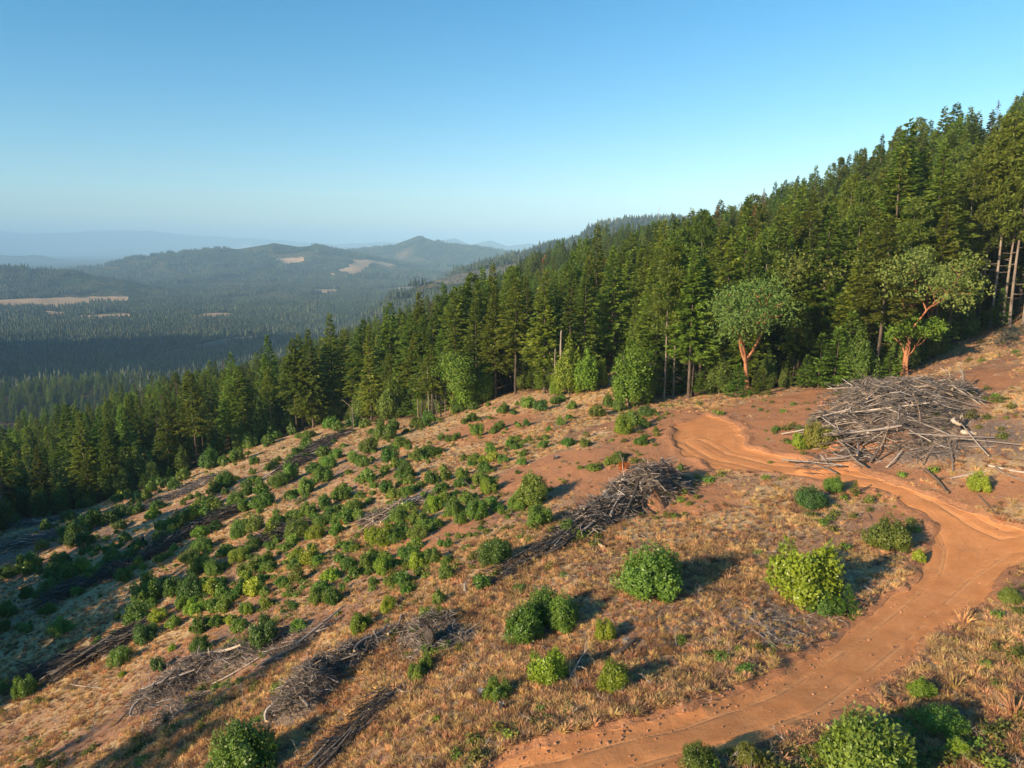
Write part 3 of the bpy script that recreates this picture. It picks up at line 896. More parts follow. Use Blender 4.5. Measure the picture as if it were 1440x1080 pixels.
def tree_at(px, base_py, top_py):
    """ground point and tree height for a trunk foot and a top seen in the photograph"""
    p = hit1(px, base_py); d = p[1] * cp - p[2] * sp
    p[2] = gz(p[0], p[1])
    # height so that the top reaches top_py
    b = (540 - top_py) / 1000
    # u = d*b with u=(y sp + z cp), d=(y cp - z sp)
    z = p[1] * (b * cp - sp) / (cp + b * sp)
    return p, z - p[2]

HERO = [  # kind, variant, px, foot py, top py, label
 ('pine',0,1376,456,196,'tall pine leaning slightly, leftmost of the bare trunked pines at the top right edge'),
 ('pine',1,1392,460,160,'tall thin pine second from left among the bare trunked pines at top right'),
 ('pine',0,1408,458,176,'broad yellowish pine in the middle of the bare trunked pines at top right'),
 ('pine',2,1420,458,150,'pine with a bare straight trunk just left of the rightmost pines'),
 ('pine',1,1438,455,140,'tallest pine standing at the right margin of the forest edge'),
 ('pine',0,1345,470,230,'pine with a dark base standing right of the rounded madrone'),
 ('fir',3,1231,534,305,'fir with a pale bare trunk directly behind the big grey slash pile'),
 ('fir',0,1200,528,318,'full dark green fir just left of the pale bare trunk by the slash pile'),
 ('fir',2,1100,520,330,'dense green fir rising behind the gap right of the leaning madrone'),
 ('fir',3,1017,550,330,'slim fir with long bare trunk just left of the leaning madrone'),
 ('fir',1,968,560,345,'fir with a pale bare trunk, left one of two close trunks above the turnout'),
 ('fir',3,974,557,360,'fir with a bare trunk, right one of two close trunks above the turnout'),
 ('pine',2,935,562,345,'fir-like pine with a dark bare trunk beside the upper end of the red turnout'),
 ('pine',0,946,557,322,'tall pine with a thin bare trunk beside the dark trunk at the red turnout'),
 ('fir',0,915,545,352,'light green bushy fir right of the notch in the forest edge'),
 ('fir',3,725,554,390,'fir with a lone long bare trunk at the top edge of the clearcut'),
 ('fir',1,765,553,378,'dark bare trunked fir second right of the lone bare trunk at the clearcut edge'),
 ('fir',2,773,552,420,'short thin fir close beside the dark bare trunked fir'),
 ('fir',4,858,520,345,'big dark layered fir behind the notch at the top of the clearcut'),
 ('fir',4,880,505,352,'broad dark fir right behind the big layered fir at the notch'),
 ('fir',5,820,535,372,'narrow bright fir left of the big layered fir'),
 ('fir',1,697,560,400,'green fir left of the lone long bare trunk'),
 ('fir',5,740,545,388,'slender fir close behind the lone long bare trunk'),
 ('fir',3,608,590,485,'small fir above the cluster of thin pale trunks'),
 ('fir',3,593,592,500,'short fir on a thin pale trunk, left of the pale trunk cluster'),
 ('fir',3,640,580,450,'light green fir right of the cluster of thin pale trunks'),
 ('fir',4,570,570,445,'dark spreading fir with hanging lower boughs left of the pale trunk cluster'),
 ('fir',0,470,590,440,'tallest dark conical fir at the middle of the lower forest edge'),
 ('fir',2,523,590,455,'narrow dark fir right of the tallest conical fir on the lower edge'),
 ('fir',4,440,602,462,'heavy fir left of the tallest conical fir'),
 ('fir',3,418,607,475,'fir on a long pale trunk at the lower forest edge, left of a pair'),
 ('fir',3,426,604,470,'fir on a long pale trunk at the lower forest edge, right of a pair'),
 ('fir',0,385,610,470,'bright topped fir behind the pair of long pale trunks'),
 ('fir',3,277,657,520,'fir with a leaning pale trunk where the clearcut meets dark woods'),
 ('fir',1,325,632,535,'dark fir right of the leaning pale trunk'),
 ('fir',3,345,628,560,'small thin fir at the edge of the lower clearcut'),
 ('fir',1,240,668,560,'yellow green topped fir left of the leaning pale trunk'),
 ('fir',2,35,690,595,'dark conical fir alone at the far left margin'),
]
HEROTALL = []
cand = []
rg = np.random.default_rng(3)
def scatter(r0, r1, sp_, th0, th1):
    n = int((th1 - th0) / 2 * (r1 * r1 - r0 * r0) / (sp_ * sp_))
    th = th0 + (th1 - th0) * rg.random(n); r_ = np.sqrt(r0 * r0 + (r1 * r1 - r0 * r0) * rg.random(n))
    p = np.stack([r_ * np.sin(th), r_ * np.cos(th)], -1)
    # thin out close pairs with a hash grid
    cell = sp_ * .62; key = {}
    keep = []
    for i, (x, y) in enumerate(p):
        kx, ky = int(x // cell), int(y // cell)
        if (kx, ky) in key: continue
        key[(kx, ky)] = 1; keep.append(i)
    return p[keep]
pts = [scatter(60, 330, 4.4, -2.0, 1.0), scatter(330, 760, 6.3, -.80, .78), scatter(760, 1150, 8.0, -.80, .78)]
pts = np.vstack(pts)
er = edge_r(pts[:, 0], pts[:, 1]); pr = np.hypot(pts[:, 0], pts[:, 1])
pth = np.arctan2(pts[:, 0], pts[:, 1])
ok = (pr > er + 1.0 + 1.5 * fbm(pts[:, 0], pts[:, 1], 8, 77, 2))
# woods outside the frame on the left are broken by gaps
outl = pth < -.72
ok &= ~(outl & (fbm(pts[:, 0], pts[:, 1], 24, 78, 2) < np.where(pth > -1.15, -.4, .05)))
ok &= (sdist(pts[:, 0], pts[:, 1], FALLOW[1]) > 4)
pts = pts[ok]
n_und = scatter(60, 230, 3.0, -.72, .85)
q_ = np.hypot(n_und[:, 0], n_und[:, 1]) - edge_r(n_und[:, 0], n_und[:, 1])
n_und = n_und[(q_ > .5) & (q_ < 6) & (fbm(n_und[:, 0], n_und[:, 1], 7, 79, 2) > -.25)]
heroes = []
for (kd, v, px, by, ty, lab) in HERO:
    p, h = tree_at(px, by, ty)
    heroes.append((kd, v, p, h, lab))
hp = np.array([h[2][:2] for h in heroes])
dmin = np.sqrt(((pts[:, None] - hp[None]) ** 2).sum(-1)).min(1)
pts = pts[dmin > 2.6]
n_main = len(pts); pts = np.vstack([pts, n_und])
pz = surface(pts[:, 0], pts[:, 1])
pr = np.hypot(pts[:, 0], pts[:, 1]); pth = np.arctan2(pts[:, 0], pts[:, 1])
n = len(pts)
u1 = rg.random(n); u2 = rg.random(n)
inner = pr - edge_r(pts[:, 0], pts[:, 1])
hh = (19 + 7 * fbm(pts[:, 0], pts[:, 1], 40, 61, 2) + 11.0 * (u1 - .45))
hh = np.where((inner < 9) & (pth > -.76), hh * (.55 + .45 * rg.random(n)), hh)
hh *= 1.0 + .04 * sstep(0, .5, pth)
hh *= np.where(pth > -.76, 1 - .16 * sstep(-.05, -.3, pth), 1.0)
hh *= np.where(rg.random(n) < .10, 1.13, 1.0)
hh = np.where(pth < -.76, np.maximum(hh, 17) * 1.3, hh)
hh = np.clip(hh, 6, 33)
# kind: 0-5 firs, 6-8 pines, 9-10 rust, 11-12 snag, 13-15 oak
pin = np.where(pth > .05, .16, .08)
kind = np.where(u2 < pin, 6 + rg.integers(0, 3, n), rg.integers(0, 6, n))
oakzone = (pth < -.25) & (pts[:, 1] < 420) & (fbm(pts[:, 0], pts[:, 1], 50, 62, 2) > -.12)
ko = oakzone & (rg.random(n) < .55)
ko |= (inner < 8) & (rg.random(n) < .22)
kr = rg.random(n)
kind = np.where((inner < 12) & (kind < 6) & (rg.random(n) < .45), 3, kind)
kind = np.where(ko, 13 + rg.integers(0, 3, n), kind)
kind = np.where(kr < .04, 9 + rg.integers(0, 2, n), kind)
kind = np.where((kr > .04) & (kr < .06), 11 + rg.integers(0, 2, n), kind)
BASEH = {**{i: 25.0 for i in range(13)}, 13: 11.0, 14: 11.0, 15: 11.0, 16: 7.0, 17: 7.0}
hh = np.where(kind >= 13, np.clip(hh * .48, 5, 11), hh)
und = np.arange(n) >= n_main
kind = np.where(und, rg.choice([16, 17, 16, 13, 14], n), kind)
hh = np.where(und, 2.5 + 5 * rg.random(n) ** 1.5, hh)
hh = np.where((kind == 11) | (kind == 12), hh * .8, hh)
scl = hh / np.array([BASEH[int(i)] for i in kind])
rotz = rg.random(n) * 6.283
sxy = .92 + .3 * rg.random(n)

# which trees show largest
ppx, ppy, pd = project(np.stack([pts[:, 0], pts[:, 1], pz], -1))
tpx, tpy, td = project(np.stack([pts[:, 0], pts[:, 1], pz + hh], -1))
sky_ = np.full(1500, 900.0)
order = np.argsort(pd)
vis = np.zeros(n)
ep = {}
for i in order:
    if pts[i, 1] < 10 or pd[i] > 900: continue
    w = max(1.0, 3.0 * scl[i] * 1000 / pd[i])
    a = int(max(0, ppx[i] - w)); b_ = int(min(1440, ppx[i] + w + 1))
    if b_ <= a: continue
    cut = sky_[a:b_]
    full = ppy[i] - tpy[i]
    v_ = np.clip(cut - tpy[i], 0, full).mean()
    vis[i] = v_ * (b_ - a)
    sky_[a:b_] = np.minimum(cut, tpy[i] + .35 * full)
show = np.argsort(-vis)[:262]
show = set(int(i) for i in show if vis[i] > 0)
PROTO = [*FIR, *PINE, *RUST, (None, SNAG[0]), (None, SNAG[1]), *OAK, *YOUNG]
NAMES = ['fir_tree'] * 6 + ['pine_tree'] * 3 + ['dead_tree'] * 2 + ['bare_dead_tree'] * 2 + ['oak_tree'] * 3 + ['young_fir_tree'] * 2
CATS = ['fir tree'] * 6 + ['pine tree'] * 3 + ['dead tree'] * 4 + ['oak tree'] * 3 + ['young fir'] * 2
WHERE = [(-9, 60, 'in the dark woods along the left edge of the clearcut'), (60, 240, 'in the shaded woods below the left end of the clearcut'), (240, 430, 'at the lower forest edge left of the long pale trunks'),
         (430, 600, 'along the lower forest edge around the tallest dark fir'), (600, 720, 'between the pale trunk cluster and the lone bare trunk'), (720, 880, 'around the notch at the top of the clearcut'),
         (880, 1060, 'behind the red turnout left of the leaning madrone'), (1060, 1240, 'on the hillside behind the gap between the two madrones'), (1240, 1360, 'on the steep slope above the rounded madrone'), (1360, 1600, 'on the steep slope at the right margin')]
DESC = {'fir_tree': 'green pointed fir', 'pine_tree': 'yellowish green pine', 'dead_tree': 'rust brown dead conifer', 'bare_dead_tree': 'bare grey dead tree', 'oak_tree': 'low rounded olive oak', 'young_fir_tree': 'bright young fir'}
firstobj = {}
FORM = {0: 'broad full', 1: 'straight', 2: 'slender dense', 3: 'bare footed open', 4: 'wide drooping', 5: 'thin', 6: 'clumpy', 7: 'high crowned', 8: 'slim', 9: 'dense', 10: 'thin', 11: 'tall', 12: 'slight', 13: 'full', 14: 'spreading', 15: 'loose', 16: 'bushy', 17: 'slim'}
for i in sorted(show):
    kd = int(kind[i]); nm = NAMES[kd]; cr, tk = PROTO[kd]
    wtxt = next((w for a, b_, w in WHERE if a <= ppx[i] < b_), WHERE[-1][2])
    far_ = ' farther up' if inner[i] > 60 else ''
    desc = FORM[kd] + ' ' + DESC[nm]
    desc = ('tall ' if hh[i] > 25 else ('low ' if hh[i] < 13 and kd < 13 else '')) + desc
    lab = ' '.join((desc + ' ' + ('deep ' if far_ else '') + wtxt).split()[:16])
    e, c1, t1 = tree(nm, cr, tk, (pts[i, 0], pts[i, 1], pz[i]), scl[i], rotz[i], lab, CATS[kd], desc + 's ' + ('deep ' if far_ else '') + wtxt, sxy=sxy[i])
    if kd not in firstobj: firstobj[kd] = (c1, t1)
hk = {'fir': 0, 'pine': 6, 'oak': 13}
for kd, v, p, h, lab in heroes:
    q = hk[kd] + v
    e, c1, t1 = tree(NAMES[q], PROTO[q][0], PROTO[q][1], tuple(p), h / BASEH[q], random.random() * 6, lab, CATS[q], sxy=1.05 if h > 15 else 1.2)
    if q not in firstobj: firstobj[q] = (c1, t1)
print('forest candidates', n, 'individual', len(show) + len(heroes), 'kinds', sorted(firstobj))

# ------------------------------------------------------------------ scatter with geometry nodes
def scatter_object(name, pos, rot, scl3, kinds, protos, label, cat):
    """one object; each point carries an instance of one of the listed real objects"""
    me = bpy.data.meshes.new(name)
    me.vertices.add(len(pos)); me.vertices.foreach_set('co', np.asarray(pos, np.float32).ravel())
    a = me.attributes.new('turn', 'FLOAT_VECTOR', 'POINT'); a.data.foreach_set('vector', np.asarray(rot, np.float32).ravel())
    a = me.attributes.new('size', 'FLOAT_VECTOR', 'POINT'); a.data.foreach_set('vector', np.asarray(scl3, np.float32).ravel())
    a = me.attributes.new('pick', 'INT', 'POINT'); a.data.foreach_set('value', np.asarray(kinds, np.int32))
    o = link(name, me); tag(o, label, cat, kind='stuff')
    ng = bpy.data.node_groups.new(name + '_nodes', 'GeometryNodeTree')
    ng.interface.new_socket('Geometry', in_out='INPUT', socket_type='NodeSocketGeometry')
    ng.interface.new_socket('Geometry', in_out='OUTPUT', socket_type='NodeSocketGeometry')
    gi = ng.nodes.new('NodeGroupInput'); go = ng.nodes.new('NodeGroupOutput')
    jo = ng.nodes.new('GeometryNodeJoinGeometry')
    def named(nm, ty):
        x = ng.nodes.new('GeometryNodeInputNamedAttribute'); x.data_type = ty; x.inputs[0].default_value = nm
        return [s for s in x.outputs if s.enabled][0] if any(s.enabled for s in x.outputs) else x.outputs[0]
    tu = named('turn', 'FLOAT_VECTOR'); si = named('size', 'FLOAT_VECTOR'); pk = named('pick', 'INT')
    for k_, objs in protos.items():
        cmpn = ng.nodes.new('FunctionNodeCompare'); cmpn.data_type = 'INT'; cmpn.operation = 'EQUAL'
        ins = [s for s in cmpn.inputs if s.enabled]
        ng.links.new(pk, ins[0]); ins[1].default_value = k_
        ip = ng.nodes.new('GeometryNodeInstanceOnPoints')
        ng.links.new(gi.outputs[0], ip.inputs['Points'])
        ng.links.new(cmpn.outputs[0], ip.inputs['Selection'])
        j2 = ng.nodes.new('GeometryNodeJoinGeometry')
        for ob in objs:
            if ob is None: continue
            oi = ng.nodes.new('GeometryNodeObjectInfo'); oi.transform_space = 'ORIGINAL'; oi.inputs['Object'].default_value = ob
            ng.links.new(oi.outputs['Geometry'], j2.inputs[0])
        ng.links.new(j2.outputs[0], ip.inputs['Instance'])
        e2r = ng.nodes.new('FunctionNodeEulerToRotation'); ng.links.new(tu, e2r.inputs[0])
        ng.links.new(e2r.outputs[0], ip.inputs['Rotation']); ng.links.new(si, ip.inputs['Scale'])
        ng.links.new(ip.outputs[0], jo.inputs[0])
    ng.links.new(jo.outputs[0], go.inputs[0])
    md = o.modifiers.new('scatter', 'NODES'); md.node_group = ng
    return o

rest = np.array([i for i in range(n) if i not in show])
kk = kind[rest].copy()
have = sorted(firstobj)
for q in range(len(kk)):
    if int(kk[q]) not in firstobj: kk[q] = have[q % len(have)]
s3 = np.stack([scl[rest] * sxy[rest], scl[rest] * sxy[rest], scl[rest]], -1)
r3 = np.zeros((len(rest), 3)); r3[:, 2] = rotz[rest]
scatter_object('forest', np.stack([pts[rest, 0], pts[rest, 1], pz[rest]], -1), r3, s3, kk, {k_: firstobj[k_] for k_ in have},
               'dense mixed conifer forest filling the hillside behind the nearest trees', 'forest')

# valley forest: clumps of small trees, thousands of them
def clump_mesh(seed, m=12, size=34.0, round_=0.0):
    r = np.random.default_rng(seed); g = Geo()
    for i in range(m):
        x, y = (r.random(2) - .5) * size; h = 13 + 11 * r.random(); w = h * (.15 + .05 * r.random()); az0 = r.random() * 6
        isr = r.random() < round_
        if isr: h *= .6; w *= 1.5
        T = 4
        for q in range(T):
            zt = h * (.24 + .76 * (q + 1) / T); zb = h * (.10 + .76 * q / T) - 0.5
            ww = w * (1 - q / T * (.85 if not isr else .5)) * (.85 + .3 * r.random())
            kN = 7; ang = az0 + q + np.arange(kN) * 6.283 / kN
            rr_ = ww * (1 + .35 * (np.arange(kN) % 2) * r.random(kN))
            v = np.stack([x + rr_ * np.cos(ang), y + rr_ * np.sin(ang), zb + h * .05 * r.normal(size=kN)], -1)
            v = np.vstack([v, [x, y, zt - (h * .06 if isr else 0)]])
            g.add(v, f3=[(a, (a + 1) % kN, kN) for a in range(kN)])
        g.tube([[x, y, -4], [x, y, h * .3]], [.3, .25], 3)
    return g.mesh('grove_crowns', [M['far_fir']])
CL = []
for i in range(5):
    CL.append(clump_mesh(200 + i, 13, round_=.15 + .1 * (i % 2)))
nv = 0
def ring(r0, r1, sp_, th0=-.80, th1=.8):
    q = scatter(r0, r1, sp_, th0, th1); return q
vp = np.vstack([ring(1000, 2300, 20), ring(2300, 4600, 29), ring(4600, 7800, 40)])
vr = np.hypot(vp[:, 0], vp[:, 1])
vm = mdist(vp[:, 0], vp[:, 1], MEAD); vf = mdist(vp[:, 0], vp[:, 1], FALLOW)
okv = (vm > 14 + 12 * rg.random(len(vp))) & (vf > 24)
okv &= ~((vr > 2300) & (fbm(vp[:, 0], vp[:, 1], 500, 81, 3) > .42))
okv &= fbm(vp[:, 0], vp[:, 1], 220, 82, 3) < .38
okv &= ~((vr > 3600) & (fbm(vp[:, 0], vp[:, 1], 380, 83, 4) > .13))
vp = vp[okv]; vr = vr[okv]
vz = ground(vp[:, 0], vp[:, 1])
# keep only groves the place shows or that stand just behind a crest
vx, vy, vd = project(np.stack([vp[:, 0], vp[:, 1], vz + 24], -1))
o2 = np.argsort(vd); hor = np.full(1500, 2000.0); keep = np.zeros(len(vp), bool)
for i in o2:
    a = int(min(max(vx[i], 0), 1439))
    keep[i] = vy[i] < hor[a] + 6
    hor[a] = min(hor[a], vy[i])
vp = vp[keep]; vz = vz[keep]; nv = len(vp); vr = vr[keep]
print('valley groves', nv)
groves = []
for k_ in range(5):
    i = np.argmin(np.hypot(vp[:, 0] - (-500 + 150 * k_), vp[:, 1] - 1150))
    o = link('grove', CL[k_], loc=(vp[i, 0], vp[i, 1], vz[i]), rot=(0, 0, k_), color=(.9, .95, 1))
    tag(o, 'small grove of conifers on the shaded valley slope below the hillside', 'grove', 'groves on the shaded valley slope')
    groves.append(o); vz[i] -= 80
vs = (.85 + .4 * rg.random(nv)) * np.where(vr > 4200, 1.35, 1.0)
r3 = np.zeros((nv, 3)); r3[:, 2] = rg.random(nv) * 6.283
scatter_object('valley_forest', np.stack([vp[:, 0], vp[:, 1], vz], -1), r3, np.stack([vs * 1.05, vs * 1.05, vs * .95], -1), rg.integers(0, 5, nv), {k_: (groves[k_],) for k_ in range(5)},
               'continuous conifer forest covering the valley floor and far hills', 'forest')

# ------------------------------------------------------------------ madrones
def madrone(px, by, ty, seed, label, spread=1.1, H=14, tr=.26, forks=3, lean=.1, prune=.0, start=.33, rz=0, levels=5, leaf_n=34, clump=1.15, fa=.55, color=None):
    p, h = tree_at(px, by, ty)
    a, b_ = limb_tree(seed, H, spread, tr, levels=levels, base_forks=forks, leaf_n=leaf_n, leaf=.24, clump=clump, start=start, lean=lean, prune=prune, flat=.7, sides=8, fork_ang=fa)
    return tree('madrone_tree', b_.mesh('madrone_crown', [M['madrone']]), a.mesh('madrone_limbs', [M['madrone_bark']], True), tuple(p), h / H, rz, label, 'madrone tree', color=color)
madrone(1052, 556, 388, 301, 'leaning madrone with several orange stems beside the bright young fir', spread=1.05, forks=4, start=.28, lean=.05, fa=.5, clump=1.3)
madrone(1268, 528, 352, 305, 'tall madrone with bright orange forked limbs above the big slash pile', spread=1.05, forks=3, start=.42, lean=.02, fa=.6, clump=1.25)
madrone(1308, 500, 378, 307, 'rounded madrone with a pale olive crown right of the forked madrone', spread=1.0, forks=3, start=.28, color=(1.35, 1.15, 1.1))
madrone(1275, 529, 440, 311, 'low bright green madrone sprouts at the foot of the forked madrone', spread=1.0, forks=3, start=.25, color=(.85, 1.2, .6), H=8, tr=.16, clump=.7)
madrone(1120, 520, 345, 309, 'pale topped madrone half hidden behind the firs', spread=1.1, color=(1.3, 1.15, 1.1))
madrone(632, 583, 498, 312, 'thin madrone among the pale trunks at the clearcut edge', spread=1.0, H=10, tr=.12, color=(1.1, 1.2, .8))
for px, by, ty, v, lab in [(1037,560,512,0,'bright young fir left of the leaning madrone foot'),(1072,556,520,1,'small young fir right of the leaning madrone foot'),(1150,546,470,0,'broad young fir in the gap between the madrones'),
                           (1172,545,462,1,'taller young fir behind the turnout, right of a broad one'),(1132,545,500,0,'short young fir at the left of the gap'),(1190,540,440,0,'dark young fir nearest the pale bare trunk'),
                           (1250,533,490,1,'young fir behind the left end of the slash pile'),(1010,552,505,1,'small leafy young fir beside the slim bare trunk'),(990,556,510,0,'pale young fir between trunks above the turnout'),
                           (1190,866,823,1,'tiny conifer sapling in the shadow of the big bright bush'),(1202,697,676,0,'little sapling with a thin stem beside the upper track')]:
    p, h = tree_at(px, by, ty)
    tree('young_fir_tree', YOUNG[v][0], YOUNG[v][1], tuple(p), h / 7, px, lab, 'young fir', sxy=1.15)
for px, by, ty, v, lab in [(885,572,478,0,'light green broadleaf tree at the notch above the turnout'),(905,565,500,1,'bushy broadleaf tree beside the light one at the notch'),(845,545,500,2,'small broadleaf tree at the head of the notch'),
                           (800,556,480,1,'leafy thin tree right of the broken snag'),(825,552,490,0,'leafy oak right of the broken snag, second along'),(782,558,520,2,'low oak at the foot of the broken snag'),
                           (655,575,500,0,'pale green oak among thin trunks at the clearcut edge'),(560,585,520,1,'small oak at the foot of the dark spreading fir'),(683,565,505,2,'round oak left of the lone bare trunk')]:
    p, h = tree_at(px, by, ty)
    tree('oak_tree', OAK[v][0], OAK[v][1], tuple(p), h / 11, px, lab, 'oak tree', color=(1.35, 1.35, .8))
# broken snag with a split top, and thin bare poles
def snag(px, by, ty, seed, label, rb=.2, name='snag', lean=.0):
    p, h = tree_at(px, by, ty); r = np.random.default_rng(seed); g = Geo()
    g.tube([[0, 0, -.5], [.05, 0, h * .3], [-.05, .05, h * .7], [lean * h, 0, h * .97], [lean * h + .05, 0, h]], [rb, rb * .85, rb * .7, rb * .55, rb * .2], 7)
    for i in range(9):
        z = h * (.25 + .7 * r.random()); az = r.random() * 6.28; L = .4 + 1.5 * r.random()
        d = np.array([math.cos(az), math.sin(az), .2 - .4 * r.random()])
        g.tube([[0, 0, z], d * L * .5 + [0, 0, z], d * L + [0, 0, z - .15]], [.05, .035, .012], 4)
    o = link(name, g.mesh(name, [M['pale_bark']], True), loc=tuple(p)); tag(o, label, 'dead tree'); return o
snag(788, 556, 464, 1, 'broken pale snag standing at the upper edge of the clearcut', rb=.24)
snag(780, 558, 490, 2, 'shorter grey snag just left of the broken pale one', rb=.14)
for i, (px, by, ty) in enumerate([(598,590,520),(603,592,515),(614,588,512),(620,586,520),(588,592,525),(609,590,530),(626,584,530)]):
    o = snag(px, by, ty, 10 + i, 'thin pale bare trunk in the cluster at the clearcut edge', rb=.13, name='dead_pole')
    o['group'] = 'thin pale trunks at the clearcut edge'
snag(1353, 548, 520, 31, 'charred leaning snag at the right end of the slash pile', rb=.22, lean=-.12)
snag(497, 606, 560, 33, 'pale pole leaning out of the dark lower forest edge', rb=.08, lean=-.3)

# radio mast on the far ridge
p = hit1(926, 318)
mz = gz(p[0], p[1]); g = Geo()
mh = 60.0
for sx, sy in ((1, 1), (-1, 1), (0, -1.2)):
    g.tube([[sx * 1.2, sy * 1.2, -2], [sx * .4, sy * .4, mh]], [.35, .3], 4)
for q in range(14):
    z = q * mh / 14; w = 1.2 - .8 * q / 14; s = [(w, w, z), (-w, w, z + 2), (0, -1.2 * w, z + 4), (w, w, z + 4.3)]
    g.tube(s, [.12] * 4, 3)
g.tube([[0, 0, mh - 2], [0, 0, mh + 12]], [.3, .15], 4)
tag(link('radio_mast', g.mesh('radio_mast', [M['metal']]), loc=(p[0], p[1], mz)), 'thin radio mast on the skyline of the far ridge', 'radio mast')

